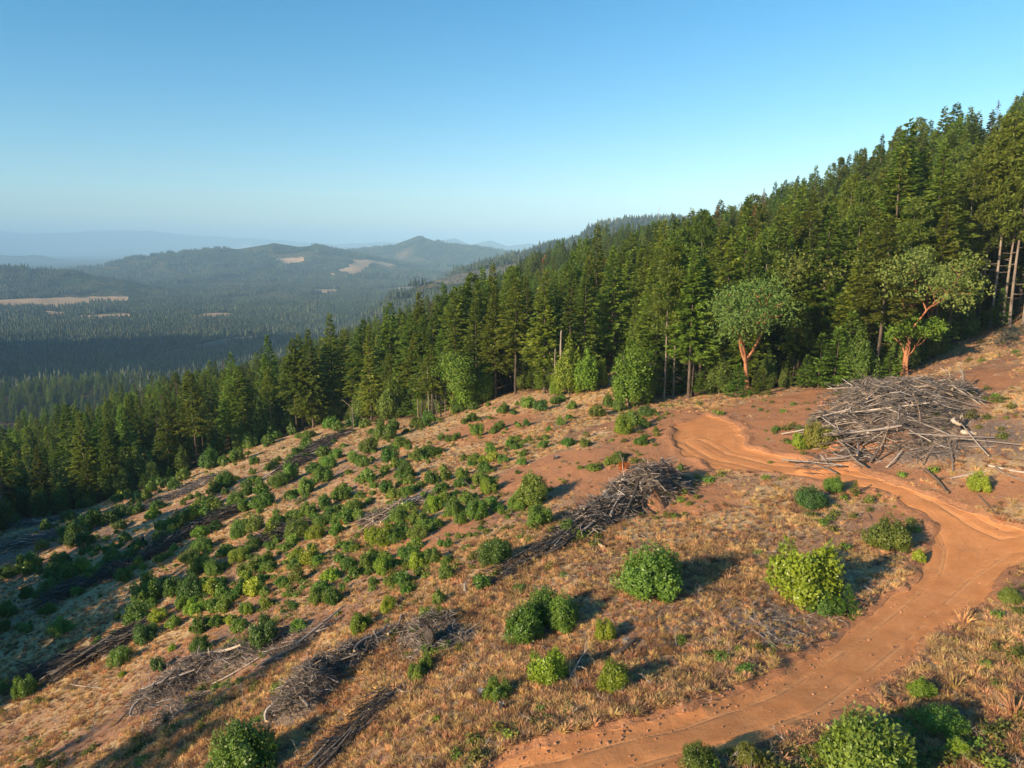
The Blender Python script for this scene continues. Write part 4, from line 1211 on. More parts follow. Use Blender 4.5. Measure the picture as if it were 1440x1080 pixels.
# ------------------------------------------------------------------ bushes of the clearcut: px, py of the foot, width in px, tint
BUSHES = """160,700,16,d 174,698,14,y 182,702,12,g 203,690,12,g 212,694,14,g 225,683,16,g 237,684,16,g 197,705,14,d 208,707,14,g 167,707,14,d
173,728,22,d 155,737,18,d 192,724,16,d 170,745,12,d 214,731,14,y 223,717,18,d 138,708,18,d 127,714,14,d 98,734,18,d 115,742,16,d 132,744,20,d
93,755,16,d 107,758,20,d 119,755,14,d 102,770,16,d 120,770,18,d 60,775,14,d 65,747,14,d 117,780,10,d 14,813,22,d 42,809,26,d 82,802,24,d 92,796,16,d
80,818,20,g 98,818,20,g 115,808,24,y 117,822,14,g 135,817,20,g 143,800,12,g 158,793,18,g 173,795,20,g 185,786,16,g 152,778,12,d 195,795,11,y 176,820,18,d
168,817,14,d 202,802,9,y 225,791,15,g 195,773,16,d 177,763,14,d 225,763,16,g 237,748,18,g 224,748,12,g
245,690,18,g 257,678,16,g 295,662,26,d 317,655,16,g 333,652,18,g 335,635,16,g 352,633,22,g 378,627,15,g 390,618,11,g 411,612,14,g 418,617,7,g
433,618,18,g 433,636,16,g 418,642,13,d 455,643,17,g 465,605,16,g 475,607,14,g 440,600,12,g 462,660,22,g 475,647,14,g 455,680,24,g 441,667,16,d 430,697,22,g 475,705,16,g
411,655,20,g 410,677,18,g 385,665,16,d 393,687,26,g 407,703,13,g 358,655,13,d 356,668,9,g 307,677,8,g 318,688,22,d 347,687,13,d
302,697,18,g 287,713,16,g 292,725,20,g 302,722,20,g 332,713,22,g 348,697,16,d 347,720,18,g 363,718,20,g 377,713,20,d 367,697,16,g
270,733,20,y 255,742,22,g 243,748,14,d 283,758,18,y 305,747,15,d 267,703,8,g 258,712,8,g 340,748,20,g 360,748,24,o 335,759,22,g 393,740,20,g 412,733,18,g 385,757,18,y
383,743,12,y 435,728,22,d 420,758,30,g 450,743,22,g 468,733,20,d 445,759,24,y 457,718,16,g 473,720,14,g 479,748,10,y
285,778,26,d 268,793,24,g 287,806,24,g 272,815,16,g 317,782,20,d 337,792,26,y 357,777,22,g 373,770,8,g 372,797,22,g 343,812,14,g 355,808,20,g 348,823,18,y 367,825,16,d
338,842,20,d 357,840,20,y 302,810,24,d 287,825,16,g 297,838,20,y 307,823,16,d 248,840,24,d 270,847,32,d 275,867,24,y 256,857,12,y 313,843,18,g 302,862,18,g 315,863,20,g
308,882,20,d 325,877,14,y 332,887,9,y 350,865,13,y 375,857,15,y 363,860,7,g 282,890,20,g 282,920,26,d 297,915,10,g 243,915,9,y 372,915,36,b 342,920,12,o
417,790,18,y 437,795,26,y 418,822,20,o 467,818,20,y 477,808,8,y 448,850,22,g 470,850,18,d 387,815,10,g 412,767,14,g
497,603,20,d 482,612,10,g 513,603,14,g 524,612,10,g 532,587,12,d 545,592,16,d 562,588,12,g 542,622,26,g 553,608,14,g 572,610,9,d 587,605,16,g 603,597,16,d 598,602,12,g
517,640,22,g 510,658,16,g 497,650,15,g 565,632,20,g 574,634,8,g 587,650,16,g 603,645,24,d 550,655,20,d 542,668,14,g 571,677,24,d 563,656,12,g 518,678,17,g 543,695,16,d
485,693,14,g 485,705,16,d 518,708,8,g 643,582,17,g 665,578,13,g 663,595,14,d 708,583,14,d 672,615,16,g 703,605,13,d 643,618,8,g 619,620,6,g 715,630,10,g 681,652,12,y
693,650,16,y 663,657,10,g 682,667,15,d 653,646,8,g 672,683,14,g 688,695,24,y 608,683,20,d 620,695,18,d 612,720,22,y 627,677,13,g 592,687,10,g 648,687,16,g 646,672,9,g 640,699,12,d
640,728,26,g 670,732,30,g 648,739,14,g 580,693,14,d 497,723,24,g 487,737,20,g 505,733,14,g 555,712,10,g 570,707,11,g 562,737,24,g 590,742,24,g 602,653,6,g
535,772,30,y 555,765,26,g 522,765,20,y 567,757,18,d 587,762,24,g 587,802,24,y 583,775,18,y 572,802,11,y 608,795,22,d 540,808,24,y 562,818,14,g 490,802,22,g 502,813,18,g
517,803,18,g 503,777,14,y 482,832,10,g 628,816,18,g 631,770,11,g 697,797,44,d 548,860,22,y 507,890,24,y 618,850,15,g 620,878,16,o 586,957,22,g 600,942,18,g
58,840,16,g 73,830,18,g 38,842,14,d 67,865,18,d 108,840,12,d 87,895,26,g 137,915,15,y 152,908,12,g 172,937,32,g 172,952,10,y 208,852,36,g 192,882,32,g 223,878,20,y
205,905,30,b 235,835,10,y 38,982,26,g 12,975,26,d 223,945,18,b 10,870,20,d 5,890,14,d
743,575,20,g 760,580,17,b 781,570,12,g 791,565,10,g 804,577,13,g 788,600,12,g 800,592,11,g 730,602,8,g 740,600,9,d 772,608,7,g 731,617,7,g 744,622,9,g 763,632,11,g 798,628,16,d
822,630,12,o 723,633,9,g 734,655,13,g 855,575,16,g 869,580,14,g 840,588,18,o 878,613,26,y 892,603,18,g 881,600,18,g 910,588,22,d 907,603,12,g 901,627,16,d 922,610,8,o
835,663,14,g 855,655,11,g 873,647,13,o 867,653,14,o 957,663,9,g 816,660,8,g 748,712,40,g 728,718,24,g 760,742,32,g 813,758,16,g 800,755,22,g
917,842,74,G 790,888,46,H 738,902,44,H 765,880,46,H 853,902,28,y 771,964,46,Y 864,972,40,Y 700,987,34,g 957,905,14,g
1124,852,76,Y 1156,866,34,g 1138,718,42,b 1171,693,26,d 1249,778,52,o 1293,790,14,y 1376,694,28,y 1124,633,18,y 1148,634,42,o 1166,630,30,o
1295,981,26,y 1325,1036,52,d 1345,1066,28,y 1213,1112,116,G 1418,850,26,g 350,1092,74,G 306,1086,26,g 615,1014,9,y 1142,598,11,y 1125,606,8,g 980,1085,40,o 1050,1075,34,o 1235,700,6,g 878,664,12,r 484,738,11,r 1083,648,6,o"""
TINT = {'r': (3.2, .55, .6), 'g': (1, 1, 1), 'd': (.68, .78, .8), 'y': (1.55, 1.35, .8), 'o': (1.15, .82, 1.0), 'b': (.75, .85, 1.3), 'G': (.95, .95, 1), 'H': (.72, .82, .8), 'Y': (1.35, 1.3, .75)}
SPECIAL = {(878,664): 'small red leaved bush at the top of the middle slash pile', (484,738): 'rust coloured little bush among green ones mid slope', (917,842): 'largest round green bush between the road and the middle slash pile', (1124,852): 'big bright green bush casting a long shadow toward the road', (1213,1112): 'big dark bush on the bank below the road at the bottom edge',
 (350,1092): 'dark leafy bush at the bottom edge left of the grass', (771,964): 'bright yellow green bush in front of the dark bush clump', (864,972): 'bright bush nearest the road, beside the bleached branch', (700,987): 'dense dark green bush left of the bright yellow green one',
 (853,902): 'small yellow green bush alone between two large bushes', (790,888): 'right bush of the dark clump below the middle slash pile', (738,902): 'left bush of the dark clump below the middle slash pile', (765,880): 'middle bush of the dark clump below the middle slash pile',
 (697,797): 'dark bush touching the lower tail of the middle slash pile', (748,712): 'wide low bush above the middle slash pile', (728,718): 'small green bush at the left of the wide low bush', (760,742): 'round bush between the wide low bush and the slash pile',
 (1138,718): 'round grey green bush below the upper track', (1171,693): 'dark bush beside the upper track in shade', (1249,778): 'olive bush beside the road junction', (1376,694): 'bright green upright bush on the right slope beside grey poles',
 (1148,634): 'wide olive bush left of the big slash pile', (1166,630): 'olive bush touching the big slash pile', (1124,633): 'bright small bush left of the wide olive bush', (1156,866): 'small lobe bush at the foot of the big bright bush',
 (1325,1036): 'dark open bush at the lower right below the road', (1345,1066): 'yellow green bush at the lower right in front of a dark one', (1295,981): 'small bright bush on the road bank at lower right', (1293,790): 'tiny bright bush beside the road junction',
 (372,915): 'tall blue green bush above the lower left slash heap', (172,937): 'green bush below the dark log row at left', (87,895): 'lone round bush on the shaded grass left of the log row', (548,860): 'lone yellow green bush on bare slope left of straw',
 (507,890): 'brightest yellow bush beside the bleached leaning branch', (586,957): 'upright bush beside the overturned root plate', (600,942): 'small bush touching the overturned root plate', (612,720): 'bright round bush right of the central pole row',
 (670,732): 'broad bush left of the wide low bush, on bare soil', (688,695): 'bright bush with shadow in the upper middle of the slope', (910,588): 'dark bush at the edge of the red turnout', (878,613): 'light green bush left of the red turnout',
 (901,627): 'small dark bush below the light green one at the turnout', (813,758): 'green bush growing inside the middle slash pile', (800,755): 'low green bush at the lower side of the middle slash pile', (957,663): 'tiny bush behind the top of the middle slash pile',
 (615,1014): 'tiny lone yellow green sprout on lower straw slope', (957,905): 'tiny green bush on litter right of the small yellow one', (38,982): 'green bush at the lower left in front of the log row', (1418,850): 'low green bush on the right bank above dry grass',
 (980,1085): 'left olive shrub at the bottom edge below the road', (1050,1075): 'right olive shrub at the bottom edge below the road', (306,1086): 'small bush at the bottom edge beside a dark leafy one'}
def zone(px, py):
    for x0, x1, y0, y1, t_ in [(0, 240, 0, 785, 'in the shaded rows at far left'), (0, 240, 0, 2000, 'around the dark windrow at the lower left'),
                      (240, 480, 0, 700, 'by the lower forest edge of the clearcut'), (240, 480, 0, 770, 'in the thick rows crossing the clearcut'), (240, 480, 0, 2000, 'above the lower left slash heap'),
                      (480, 720, 0, 660, 'upslope below the lone bare trunk'), (480, 720, 0, 745, 'around the grey poles in mid slope'), (480, 720, 0, 2000, 'in the band below the central poles'),
                      (720, 960, 0, 680, 'on the straw slope beside the red turnout'), (0, 2000, 0, 2000, 'near the dirt road')]:
        if x0 <= px < x1 and py < y1:
            f = (px - x0) / (x1 - x0)
            return t_ + (', left end' if f < .33 else ', right end' if f > .67 else ', middle part') if x1 < 1500 else t_
WORDS = {'r': 'reddish', 'g': 'green', 'd': 'dark green', 'y': 'yellow green', 'o': 'olive', 'b': 'grey green', 'G': 'large green', 'H': 'dark green', 'Y': 'bright green'}
rb = np.random.default_rng(5)
items = [q.split(',') for q in BUSHES.split()]
bx = np.array([[float(q[0]), float(q[1]), float(q[2])] for q in items])
# the foot of a bush as drawn is the front of its crown: its stem stands a little farther
bp = hit(bx[:, 0], bx[:, 1] - .12 * bx[:, 2])
bzs = surface(bp[:, 0], bp[:, 1])
for i, q in enumerate(items):
    px, py, w, tcode = int(q[0]), int(q[1]), float(q[2]), q[3]
    p = bp[i]; d = p[1] * cp - p[2] * sp
    wm = w * d / 1000 * 1.15
    col = np.array(TINT[tcode]) * (.88 + .24 * rb.random())
    lab = SPECIAL.get((px, py)); grp = None
    if lab is None:
        sz = 'small' if wm < 1.3 else ('mid sized' if wm < 2.3 else 'full')
        lab = f'{sz} {WORDS[tcode]} bush {zone(px, py)}'; grp = f'{sz} {WORDS[tcode]} bushes {zone(px, py)}'
    rz = rb.random() * 6.28
    if w >= 22:
        k_ = rb.integers(0, 4)
        if tcode in 'GH': k_ = 0
        if tcode == 'Y': k_ = [1, 3][i % 2]
        fo, st, W_, H_ = BUSH[k_]
        s = wm / W_
        e, c1, t1 = tree('bush', fo, st, (p[0], p[1], bzs[i] - .05), s, rz, lab, 'bush', grp, color=tuple(col), crown_name='foliage', tilt=.09 * rb.normal())
        e.scale = (s * (.86 + .28 * rb.random()), s * (.86 + .28 * rb.random()), s * (.85 + .3 * rb.random()))
    else:
        me, W_, H_ = SBUSH[int(rb.integers(0, 4))]
        s = wm * 1.08 / W_
        o = link('bush', me, loc=(p[0], p[1], bzs[i] - .04), rot=(0, 0, rz), scl=(s * (.82 + .36 * rb.random()), s * (.82 + .36 * rb.random()), s * (.8 + .4 * rb.random())), color=tuple(col))
        tag(o, lab, 'bush', grp)

sel = np.where((bx[:, 0] < 730) & (bx[:, 0] > 20) & (bx[:, 1] < 880))[0]
qi = sel[rb.integers(0, len(sel), 620)]
sp_x = bp[qi, 0] + 2.2 * rb.normal(size=620); sp_y = bp[qi, 1] + 2.6 * rb.normal(size=620)
okq = np.hypot(sp_x, sp_y) < edge_r(sp_x, sp_y); sp_x, sp_y = sp_x[okq], sp_y[okq]
sprout_src = [next(o for o in COL.objects if o.name.startswith('bush') and o.data is SBUSH[k_][0]) for k_ in range(4)]
sproutdata = (sp_x, sp_y, sprout_src)

# ------------------------------------------------------------------ logs and slash
def log_mesh(seed, name='log', bend=.03, sides=8, branchy=0, mats=('log', 'cut')):
    r = np.random.default_rng(seed); g = Geo()
    x = np.linspace(0, 1, 7); yb = bend * np.sin(x * 3.14 * (1 + r.random())) * r.normal(); zb = bend * np.sin(x * 3.14 + r.random()) * r.normal() * .6
    rd = np.linspace(.5, .36, 7) * (1 + .08 * r.normal(size=7))
    # unit length along x, unit diameter in y/z
    pts_ = np.stack([x, yb * 20, zb * 20 * .5], -1)
    ang = np.linspace(0, 2 * np.pi, sides, endpoint=False); rj = 1 + .12 * r.normal(size=sides)
    v = np.stack([np.repeat(x, sides), (pts_[:, 1:2] + rd[:, None] * np.cos(ang) * rj).ravel(), (pts_[:, 2:3] + rd[:, None] * np.sin(ang) * rj).ravel()], -1)
    i = np.arange(6)[:, None] * sides; j = np.arange(sides)[None]
    g.add(v, f4=np.stack([i + j, i + (j + 1) % sides, i + sides + (j + 1) % sides, i + sides + j], -1).reshape(-1, 4))
    for e in (0, 6):
        ringv = v[e * sides:(e + 1) * sides]; c = ringv.mean(0)
        tri = [(a, (a + 1) % sides, sides) if e else ((a + 1) % sides, a, sides) for a in range(sides)]
        g.add(np.vstack([ringv, c]), f3=tri, m=1)
    return g.mesh(name, [M[m_] for m_ in mats], False)
LOGS = [log_mesh(400 + i) for i in range(6)]
def branch_mesh(seed, n=5):
    """a crooked dead branch about 1 m long with side twigs"""
    r = np.random.default_rng(seed); g = Geo()
    p = [np.zeros(3)]; d = np.array([1, 0, .05])
    for i in range(6):
        d = unit(d + r.normal(size=3) * np.array([.15, .28, .16])); p.append(p[-1] + d / 6)
    g.tube(p, np.linspace(.022, .006, 7), 5)
    for i in range(n):
        k_ = r.integers(1, 6); b0 = p[k_]; dd = unit(d + r.normal(size=3) * .8)
        L = .18 + .3 * r.random()
        g.tube([b0, b0 + dd * L * .5, b0 + unit(dd + r.normal(size=3) * .3) * L], [.011, .008, .003], 3)
    return g.mesh('dead_branch', [M['log']], False)
BRANCH = [branch_mesh(450 + i, 4 + i) for i in range(6)]
GREY = [(1.15, 1.15, 1.17), (.8, .79, .8), (1.5, 1.46, 1.42), (.5, .46, .44), (1.05, .9, .76), (1.3, 1.28, 1.3)]
TONE = ['grey', 'dull grey', 'bleached', 'dark', 'brownish', 'pale grey']
rl = np.random.default_rng(9)
counts = {'log': 0, 'branch': 0}
def heap_top(x, y):
    x = np.atleast_1d(np.asarray(x, float)); y = np.atleast_1d(np.asarray(y, float))
    return surface(x, y) + .45 * mound(x, y)
def lay_log(x, y, ang, L, D, lift, label, group, color, cat='log', name='log', mesh=None):
    dx, dy = math.cos(ang) * L / 2, math.sin(ang) * L / 2
    s_ = np.linspace(-1, 1, 5)
    z = heap_top(x + dx * s_, y + dy * s_)
    # a stiff pole rests on the two highest supports
    sl, ic = np.polyfit(s_, z, 1)
    ic += max(0, (z - (ic + sl * s_)).max() * .6)
    z0 = ic - sl; 
    o = link(name, mesh if mesh is not None else LOGS[int(rl.integers(0, 6))], loc=(x - dx, y - dy, z0 + D * .4 + lift), rot=(rl.random() * 0, -math.atan2(2 * sl, L), ang), scl=(math.hypot(L, 2 * sl), D, D) if mesh is None else (L, L, L), color=color)
    tag(o, label, cat, group)
    return o
def fill_heap(ids, nlog, angs, Lr, Dr, label, group, dark=0.0, bright=1.0, seed=0, inset=1.0):
    a_ = np.array([HEAPS[i][2] * HEAPS[i][3] for i in ids]); a_ = a_ / a_.sum()
    for i in range(nlog):
        hpp = HEAPS[ids[rl.choice(len(ids), p=a_)]]
        q = math.sqrt(rl.random()) * inset; f = rl.random() * 6.283
        u, v = q * hpp[2] * math.cos(f), q * hpp[3] * math.sin(f)
        x = hpp[0] + u * math.cos(hpp[4]) - v * math.sin(hpp[4]); y = hpp[1] + u * math.sin(hpp[4]) + v * math.cos(hpp[4])
        am, asd = angs[rl.integers(0, len(angs))]
        ang = R(am + asd * rl.normal())
        L = Lr[0] + (Lr[1] - Lr[0]) * rl.random() ** 1.3; D = Dr[0] + (Dr[1] - Dr[0]) * rl.random() ** 1.6
        ci = int(rl.integers(0, 6))
        c = np.array(GREY[ci]) * bright * (1 - dark * rl.random())
        w_ = ('long ' if L > Lr[0] + .55 * (Lr[1] - Lr[0]) else 'short ' if L < Lr[0] + .2 * (Lr[1] - Lr[0]) else '') + (TONE[ci] if bright > .8 else '')
        lay_log(x, y, ang, L, D, .22 * rl.random(), ' '.join((w_ + ' ' + label).split()), ' '.join((w_ + ' ' + group).split()), tuple(c))
def sticks(name, ids, nst, Lr, rad_, label, spread=1.0, lift=.5, matn='log', angs=None, extra=None, seed=0):
    r = np.random.default_rng(600 + seed); a_ = np.array([HEAPS[i][2] * HEAPS[i][3] * (HEAPS[i][5] + .3) for i in ids]); a_ = a_ / a_.sum()
    hs = np.array([HEAPS[i] for i in ids])[r.choice(len(ids), nst, p=a_)]
    q = np.sqrt(r.random(nst)) * spread; f = r.random(nst) * 6.283
    u = q * hs[:, 2] * np.cos(f); v = q * hs[:, 3] * np.sin(f)
    x = hs[:, 0] + u * np.cos(hs[:, 4]) - v * np.sin(hs[:, 4]); y = hs[:, 1] + u * np.sin(hs[:, 4]) + v * np.cos(hs[:, 4])
    z = heap_top(x, y)
    am = r.random(nst) * 6.283 if angs is None else R(angs[0]) + R(angs[1]) * r.normal(size=nst)
    L = Lr[0] + (Lr[1] - Lr[0]) * r.random(nst) ** 1.5
    d = np.stack([np.cos(am), np.sin(am), .28 * r.normal(size=nst)], -1)
    mid = np.stack([x, y, z + lift * r.random(nst) * (.2 + mound(x, y, ids) * .25)], -1)
    p0 = mid - d * L[:, None] / 2; p2 = mid + d * L[:, None] / 2; p1 = mid + r.normal(size=(nst, 3)) * L[:, None] * .07
    rr_ = rad_ * (.5 + r.random(nst))
    g = Geo()
    side = unit(np.cross(d, np.array([0, 0, 1.0]))); up = np.cross(side, unit(d))
    vv = []
    for pp, k_ in ((p0, 1.0), (p1, .8), (p2, .35)):
        for a in (0, 2.094, 4.189):
            vv.append(pp + (side * math.cos(a) + up * math.sin(a)) * (rr_ * k_)[:, None])
    V = np.stack(vv, 1).reshape(-1, 3); b0 = np.arange(nst)[:, None] * 9
    fq = np.array([[0, 1, 4, 3], [1, 2, 5, 4], [2, 0, 3, 5], [3, 4, 7, 6], [4, 5, 8, 7], [5, 3, 6, 8]])
    g.add(V, f4=(b0[:, :, None] + fq[None]).reshape(-1, 4))
    me = g.mesh(name, [M['sticks']])
    tone = .9 * (.30 + .6 * r.random(nst) ** 1.3 + 1.1 * (r.random(nst) < .13)) * (.45 if matn == 'char' else 1)
    put(me, 'tone', np.repeat(tone, 9))
    o = link(name, me); tag(o, label, 'brushwood', kind='stuff'); return o

fill_heap(big_heap, 165, [(-38, 16), (-20, 22), (35, 20), (80, 40)], (1.8, 6.5), (.07, .22), 'weathered pole in the big slash pile beside the forest edge', 'poles of the big grey slash pile', dark=.35, bright=1.0)
sticks('brushwood', big_heap, 5200, (.5, 2.4), .03, 'grey tangle of sticks in the big slash pile by the forest', 1.05, .6, angs=(-25, 40), seed=1)
fill_heap(mid_heap[:3], 22, [(20, 40), (80, 40)], (1.2, 3.2), (.1, .32), 'log in the tangled head of the middle slash pile', 'logs in the head of the middle slash pile', dark=.5)
fill_heap(mid_heap[1:], 26, [(48, 9)], (2.5, 6.0), (.08, .2), 'pole in the tail of the middle slash pile', 'poles in the tail of the middle slash pile', dark=.6, bright=.7)
sticks('brushwood', mid_heap[:3], 2600, (.4, 2.2), .03, 'tangled branches in the head of the middle slash pile', 1.05, 1.2, seed=2)
sticks('brushwood', mid_heap[2:], 1000, (1.0, 3.2), .025, 'dark thin poles in the tail of the middle slash pile', 1.1, .5, 'char', angs=(48, 12), seed=3)
fill_heap(low_heap, 26, [(15, 18), (40, 30)], (1.3, 4.2), (.08, .24), 'log in the lower left slash heap', 'logs of the lower left slash heap', dark=.5)
sticks('brushwood', low_heap, 2600, (.25, 1.5), .02, 'grey brush of the lower left slash heap', 1.1, 1.0, seed=4)
fill_heap(low_heap2, 16, [(40, 25), (60, 40)], (1.0, 3.6), (.08, .2), 'log in the brush heap left of the root plate', 'logs of the brush heap left of the root plate', dark=.5)
sticks('brushwood', low_heap2, 2300, (.25, 1.3), .018, 'dark brush heap between straw slopes at lower left', 1.15, 1.0, seed=5)
sticks('brushwood', rot_heap, 700, (.3, 1.3), .02, 'twigs around the overturned root plate', 1.2, .8, seed=6)
fill_heap(left_row, 24, [(38, 6)], (2.0, 6.0), (.12, .3), 'dark log in the straight row at the lower left', 'logs of the dark row at lower left', dark=.3, bright=.4)
sticks('brushwood', left_row, 900, (.8, 2.6), .03, 'dark sticks of the straight log row at the lower left', 1.1, .6, 'char', angs=(38, 12), seed=7)
sticks('brushwood', row_mid + row_cen2, 2600, (1.0, 3.4), .04, 'dark windrow of slash crossing the left of the clearcut', 1.15, .7, 'char', angs=(38, 20), seed=8)
sticks('brushwood', row_mid2, 1300, (1.0, 3.4), .05, 'dark windrow of slash near the lower forest edge', 1.15, .7, 'char', angs=(50, 30), seed=9)
sticks('brushwood', row_top + row_sha, 1500, (1.5, 4.5), .05, 'grey windrows in the shaded far left of the clearcut', 1.15, .4, 'log', angs=(30, 10), seed=10)
fill_heap(row_mid + row_mid2, 26, [(40, 14)], (2.0, 5.5), (.1, .3), 'log in the windrows crossing the left of the clearcut', 'logs of the windrows crossing the left', dark=.5, bright=.9)
fill_heap(row_top, 8, [(36, 5)], (4, 8), (.15, .3), 'long grey log in the short row by the left forest edge', 'logs of the short row by the left forest edge', bright=.9)
fill_heap(row_cen, 11, [(40, 14)], (2.5, 6), (.12, .26), 'bleached pole in the row at the middle of the slope', 'bleached poles in the middle row', bright=1.1)
sticks('brushwood', row_cen, 500, (.8, 2.4), .03, 'grey sticks among the bleached poles in the middle of the slope', 1.1, .4, seed=11)
fill_heap(row_bot, 9, [(52, 7)], (1.6, 4), (.07, .15), 'dark thin pole in the line at the bottom left', 'dark poles of the bottom left line', bright=.5)
sticks('brushwood', row_bot, 500, (.5, 2.2), .018, 'dark sticks in a line at the bottom left', 1.2, .5, 'char', angs=(52, 14), seed=12)

def log_px(x0, y0, x1, y1, D, label, color=(1.2, 1.15, 1.1), name='log', cat='log', group=None):
    a, b_ = hit([x0, x1], [y0, y1])[:, :2]
    c = (a + b_) / 2; L = float(np.linalg.norm(b_ - a)); ang = math.atan2(b_[1] - a[1], b_[0] - a[0])
    return lay_log(c[0], c[1], ang, L, D, .02, label, group, color, cat, name)
for L_ in [(1300,663,1333,696,.26,'dark pole lying across the slope below the big slash pile',(.5,.4,.33)),
 (1207,621,1246,634,.24,'white log at the front of the big slash pile',(1.7,1.65,1.6)),(1352,610,1369,613,.42,'thick pale log at the right end of the slash pile',(1.35,1.3,1.2)),(1339,609,1346,612,.4,'short pale log piece beside the thick pale log',(1.5,1.4,1.3)),
 (1390,657,1445,668,.2,'long bleached pole on the right slope, upper one',(1.6,1.55,1.5)),(1337,674,1392,663,.2,'grey pole left of the bright upright bush',(1.2,1.15,1.1)),(1400,660,1445,682,.22,'brown pole behind the bright upright bush',(.8,.66,.55)),
 (1375,696,1402,726,.1,'thin dark stick below the bright upright bush',(.45,.4,.36)),(838,765,849,772,.32,'short cut log with a pale orange face below the middle slash pile',(1.7,1.35,.95)),(812,727,862,722,.24,'bleached log on top of the middle slash pile',(1.7,1.6,1.45)),
 (858,738,884,704,.2,'leaning grey trunk in the middle slash pile',(1.3,1.3,1.3)),(265,944,342,926,.2,'long pale log on the lower left slash heap',(1.6,1.5,1.35)),(383,932,398,927,.16,'pale short log right of the long pale log',(1.7,1.6,1.5)),
 (463,930,478,922,.22,'cut log with a pale end on the brush heap',(1.6,1.45,1.25)),(478,930,512,895,.14,'bleached crooked trunk beside the brightest yellow bush',(1.6,1.5,1.45)),(434,900,462,885,.1,'thin white pole above the brush heap',(1.5,1.4,1.3)),
 (862,925,895,903,.3,'thick dark log behind the bright bush nearest the road',(.45,.4,.36)),(20,936,62,922,.12,'dark thin pole on the shaded grass at far left',(.4,.36,.34)),(95,962,150,970,.08,'thin white pole at the foot of the dark log row',(1.5,1.4,1.3)),
 (240,1030,270,1012,.24,'dark cut log at the toe of the lower left heap',(.6,.6,.62)),(560,640,578,633,.1,'pale stick on the upper slope',(1.3,1.2,1.1)),(720,617,862,608,.09,'long thin pale stick on the straw slope',(1.3,1.2,1.1)),(590,808,605,800,.1,'short stick below the bright band of bushes',(1.1,1,.9)),
 (1425,958,1438,975,.1,'white stick in the dry grass at right',(1.5,1.4,1.3)),(1135,535,1145,541,.12,'small pale log by the young firs',(1.3,1.2,1.1)),(1330,568,1390,572,.1,'slim grey pole right of the slash pile',(1.1,1.05,1.0)),(1220,722,1236,760,.05,'thin stick by the junction',(.6,.5,.4))]:
    if L_[1] == 617: L_ = (825,613,862,608,.1,'long thin pale stick on the straw slope',(1.3,1.2,1.1))
    log_px(*L_)
# stumps and standing dead bits
def stump(px, py, hgt, rd, label, charred=True, seed=0):
    p = hit1(px, py); r = np.random.default_rng(seed); g = Geo()
    ang = np.linspace(0, 6.283, 10, endpoint=False); zz = [-.2, .12 * hgt, .5 * hgt, hgt]
    kf = [1.5, 1.12, .95, .9]; V = []
    for z, k_ in zip(zz, kf):
        rj = rd * k_ * (1 + .14 * r.normal(size=10) * (1.5 if z < 0 else 1))
        V.append(np.stack([rj * np.cos(ang), rj * np.sin(ang), np.full(10, z) + (.12 * hgt * r.normal(size=10) if z == hgt else 0)], -1))
    V = np.vstack(V); i = np.arange(3)[:, None] * 10; j = np.arange(10)[None]
    g.add(V, f4=np.stack([i + j, i + (j + 1) % 10, i + 10 + (j + 1) % 10, i + 10 + j], -1).reshape(-1, 4))
    topv = V[30:]; g.add(np.vstack([topv, topv.mean(0)]), f3=[(a, (a + 1) % 10, 10) for a in range(10)], m=1)
    o = link('stump', g.mesh('stump', [M['char' if charred else 'log'], M['log']]), loc=(p[0], p[1], gz(p[0], p[1]))); tag(o, label, 'stump')
for a in [(931,650,.5,.3,'dark stump on the red soil above the middle slash pile'),(783,645,.4,.45,'low dark stump on the upper bare slope'),(201,764,1.5,.35,'tall black stump in the left windrow'),(654,832,.8,.18,'pale weathered stump post on the straw slope',False),
          (676,980,.5,.3,'low stump left of the dense dark bush'),(706,1003,.7,.22,'charred narrow stump below the dense dark bush'),(1110,812,.8,.5,'black stump behind the big bright bush'),(880,905,.4,.28,'grey stump piece beside the thick dark log',False),
          (1349,606,1.2,.16,'slim burnt post right of the slash pile'),(836,612,.35,.3,'low stump on the straw slope'),(648,898,.5,.25,'pale stump right of the overturned root plate',False)]:
    stump(a[0], a[1], a[2] * .75, a[3] * .62, *a[4:], seed=a[0])
# overturned root plate
p = hit1(602, 915); g = Geo(); r = np.random.default_rng(77)
ang = np.linspace(0, 6.283, 14, endpoint=False)
for k_, (dx, sc_) in enumerate([(0, .8), (.25, 1.0), (.5, .55)]):
    rj = 1.05 * sc_ * (1 + .15 * r.normal(size=14))
    ringv = np.stack([np.full(14, dx) + .06 * r.normal(size=14), rj * np.cos(ang) * .7, rj * np.sin(ang) + .9], -1)
    if k_ == 0: V = ringv
    else: V = np.vstack([V, ringv])
i = np.arange(2)[:, None] * 14; j = np.arange(14)[None]
q4 = np.stack([i + j, i + (j + 1) % 14, i + 14 + (j + 1) % 14, i + 14 + j], -1).reshape(-1, 4)
nV = len(V); V = np.vstack([V, [[-.05, 0, .9]], [[.7, 0, .9]]])
g.add(V, f4=q4, f3=[((a + 1) % 14, a, nV) for a in range(14)] + [(28 + a, 28 + (a + 1) % 14, nV + 1) for a in range(14)])
for a in range(16):
    az = r.random() * 6.283; s0 = np.array([.2, math.cos(az) * .5, .9 + math.sin(az) * .7]); d_ = np.array([r.normal() * .4, math.cos(az), math.sin(az)])
    g.tube([s0, s0 + d_ * .5, s0 + d_ * (.8 + .5 * r.random()) + r.normal(size=3) * .15], [.07, .045, .012], 4)
g.tube([[.4, 0, .9], [1.6, .1, .6], [3.0, .1, .35]], [.28, .25, .2], 8)
tag(link('root_plate', g.mesh('root_plate', [M['char']]), loc=(p[0], p[1], gz(p[0], p[1]) - .15), rot=(0, 0, R(30)), scl=.72), 'overturned root plate of a fallen tree on the lower slope', 'root plate')
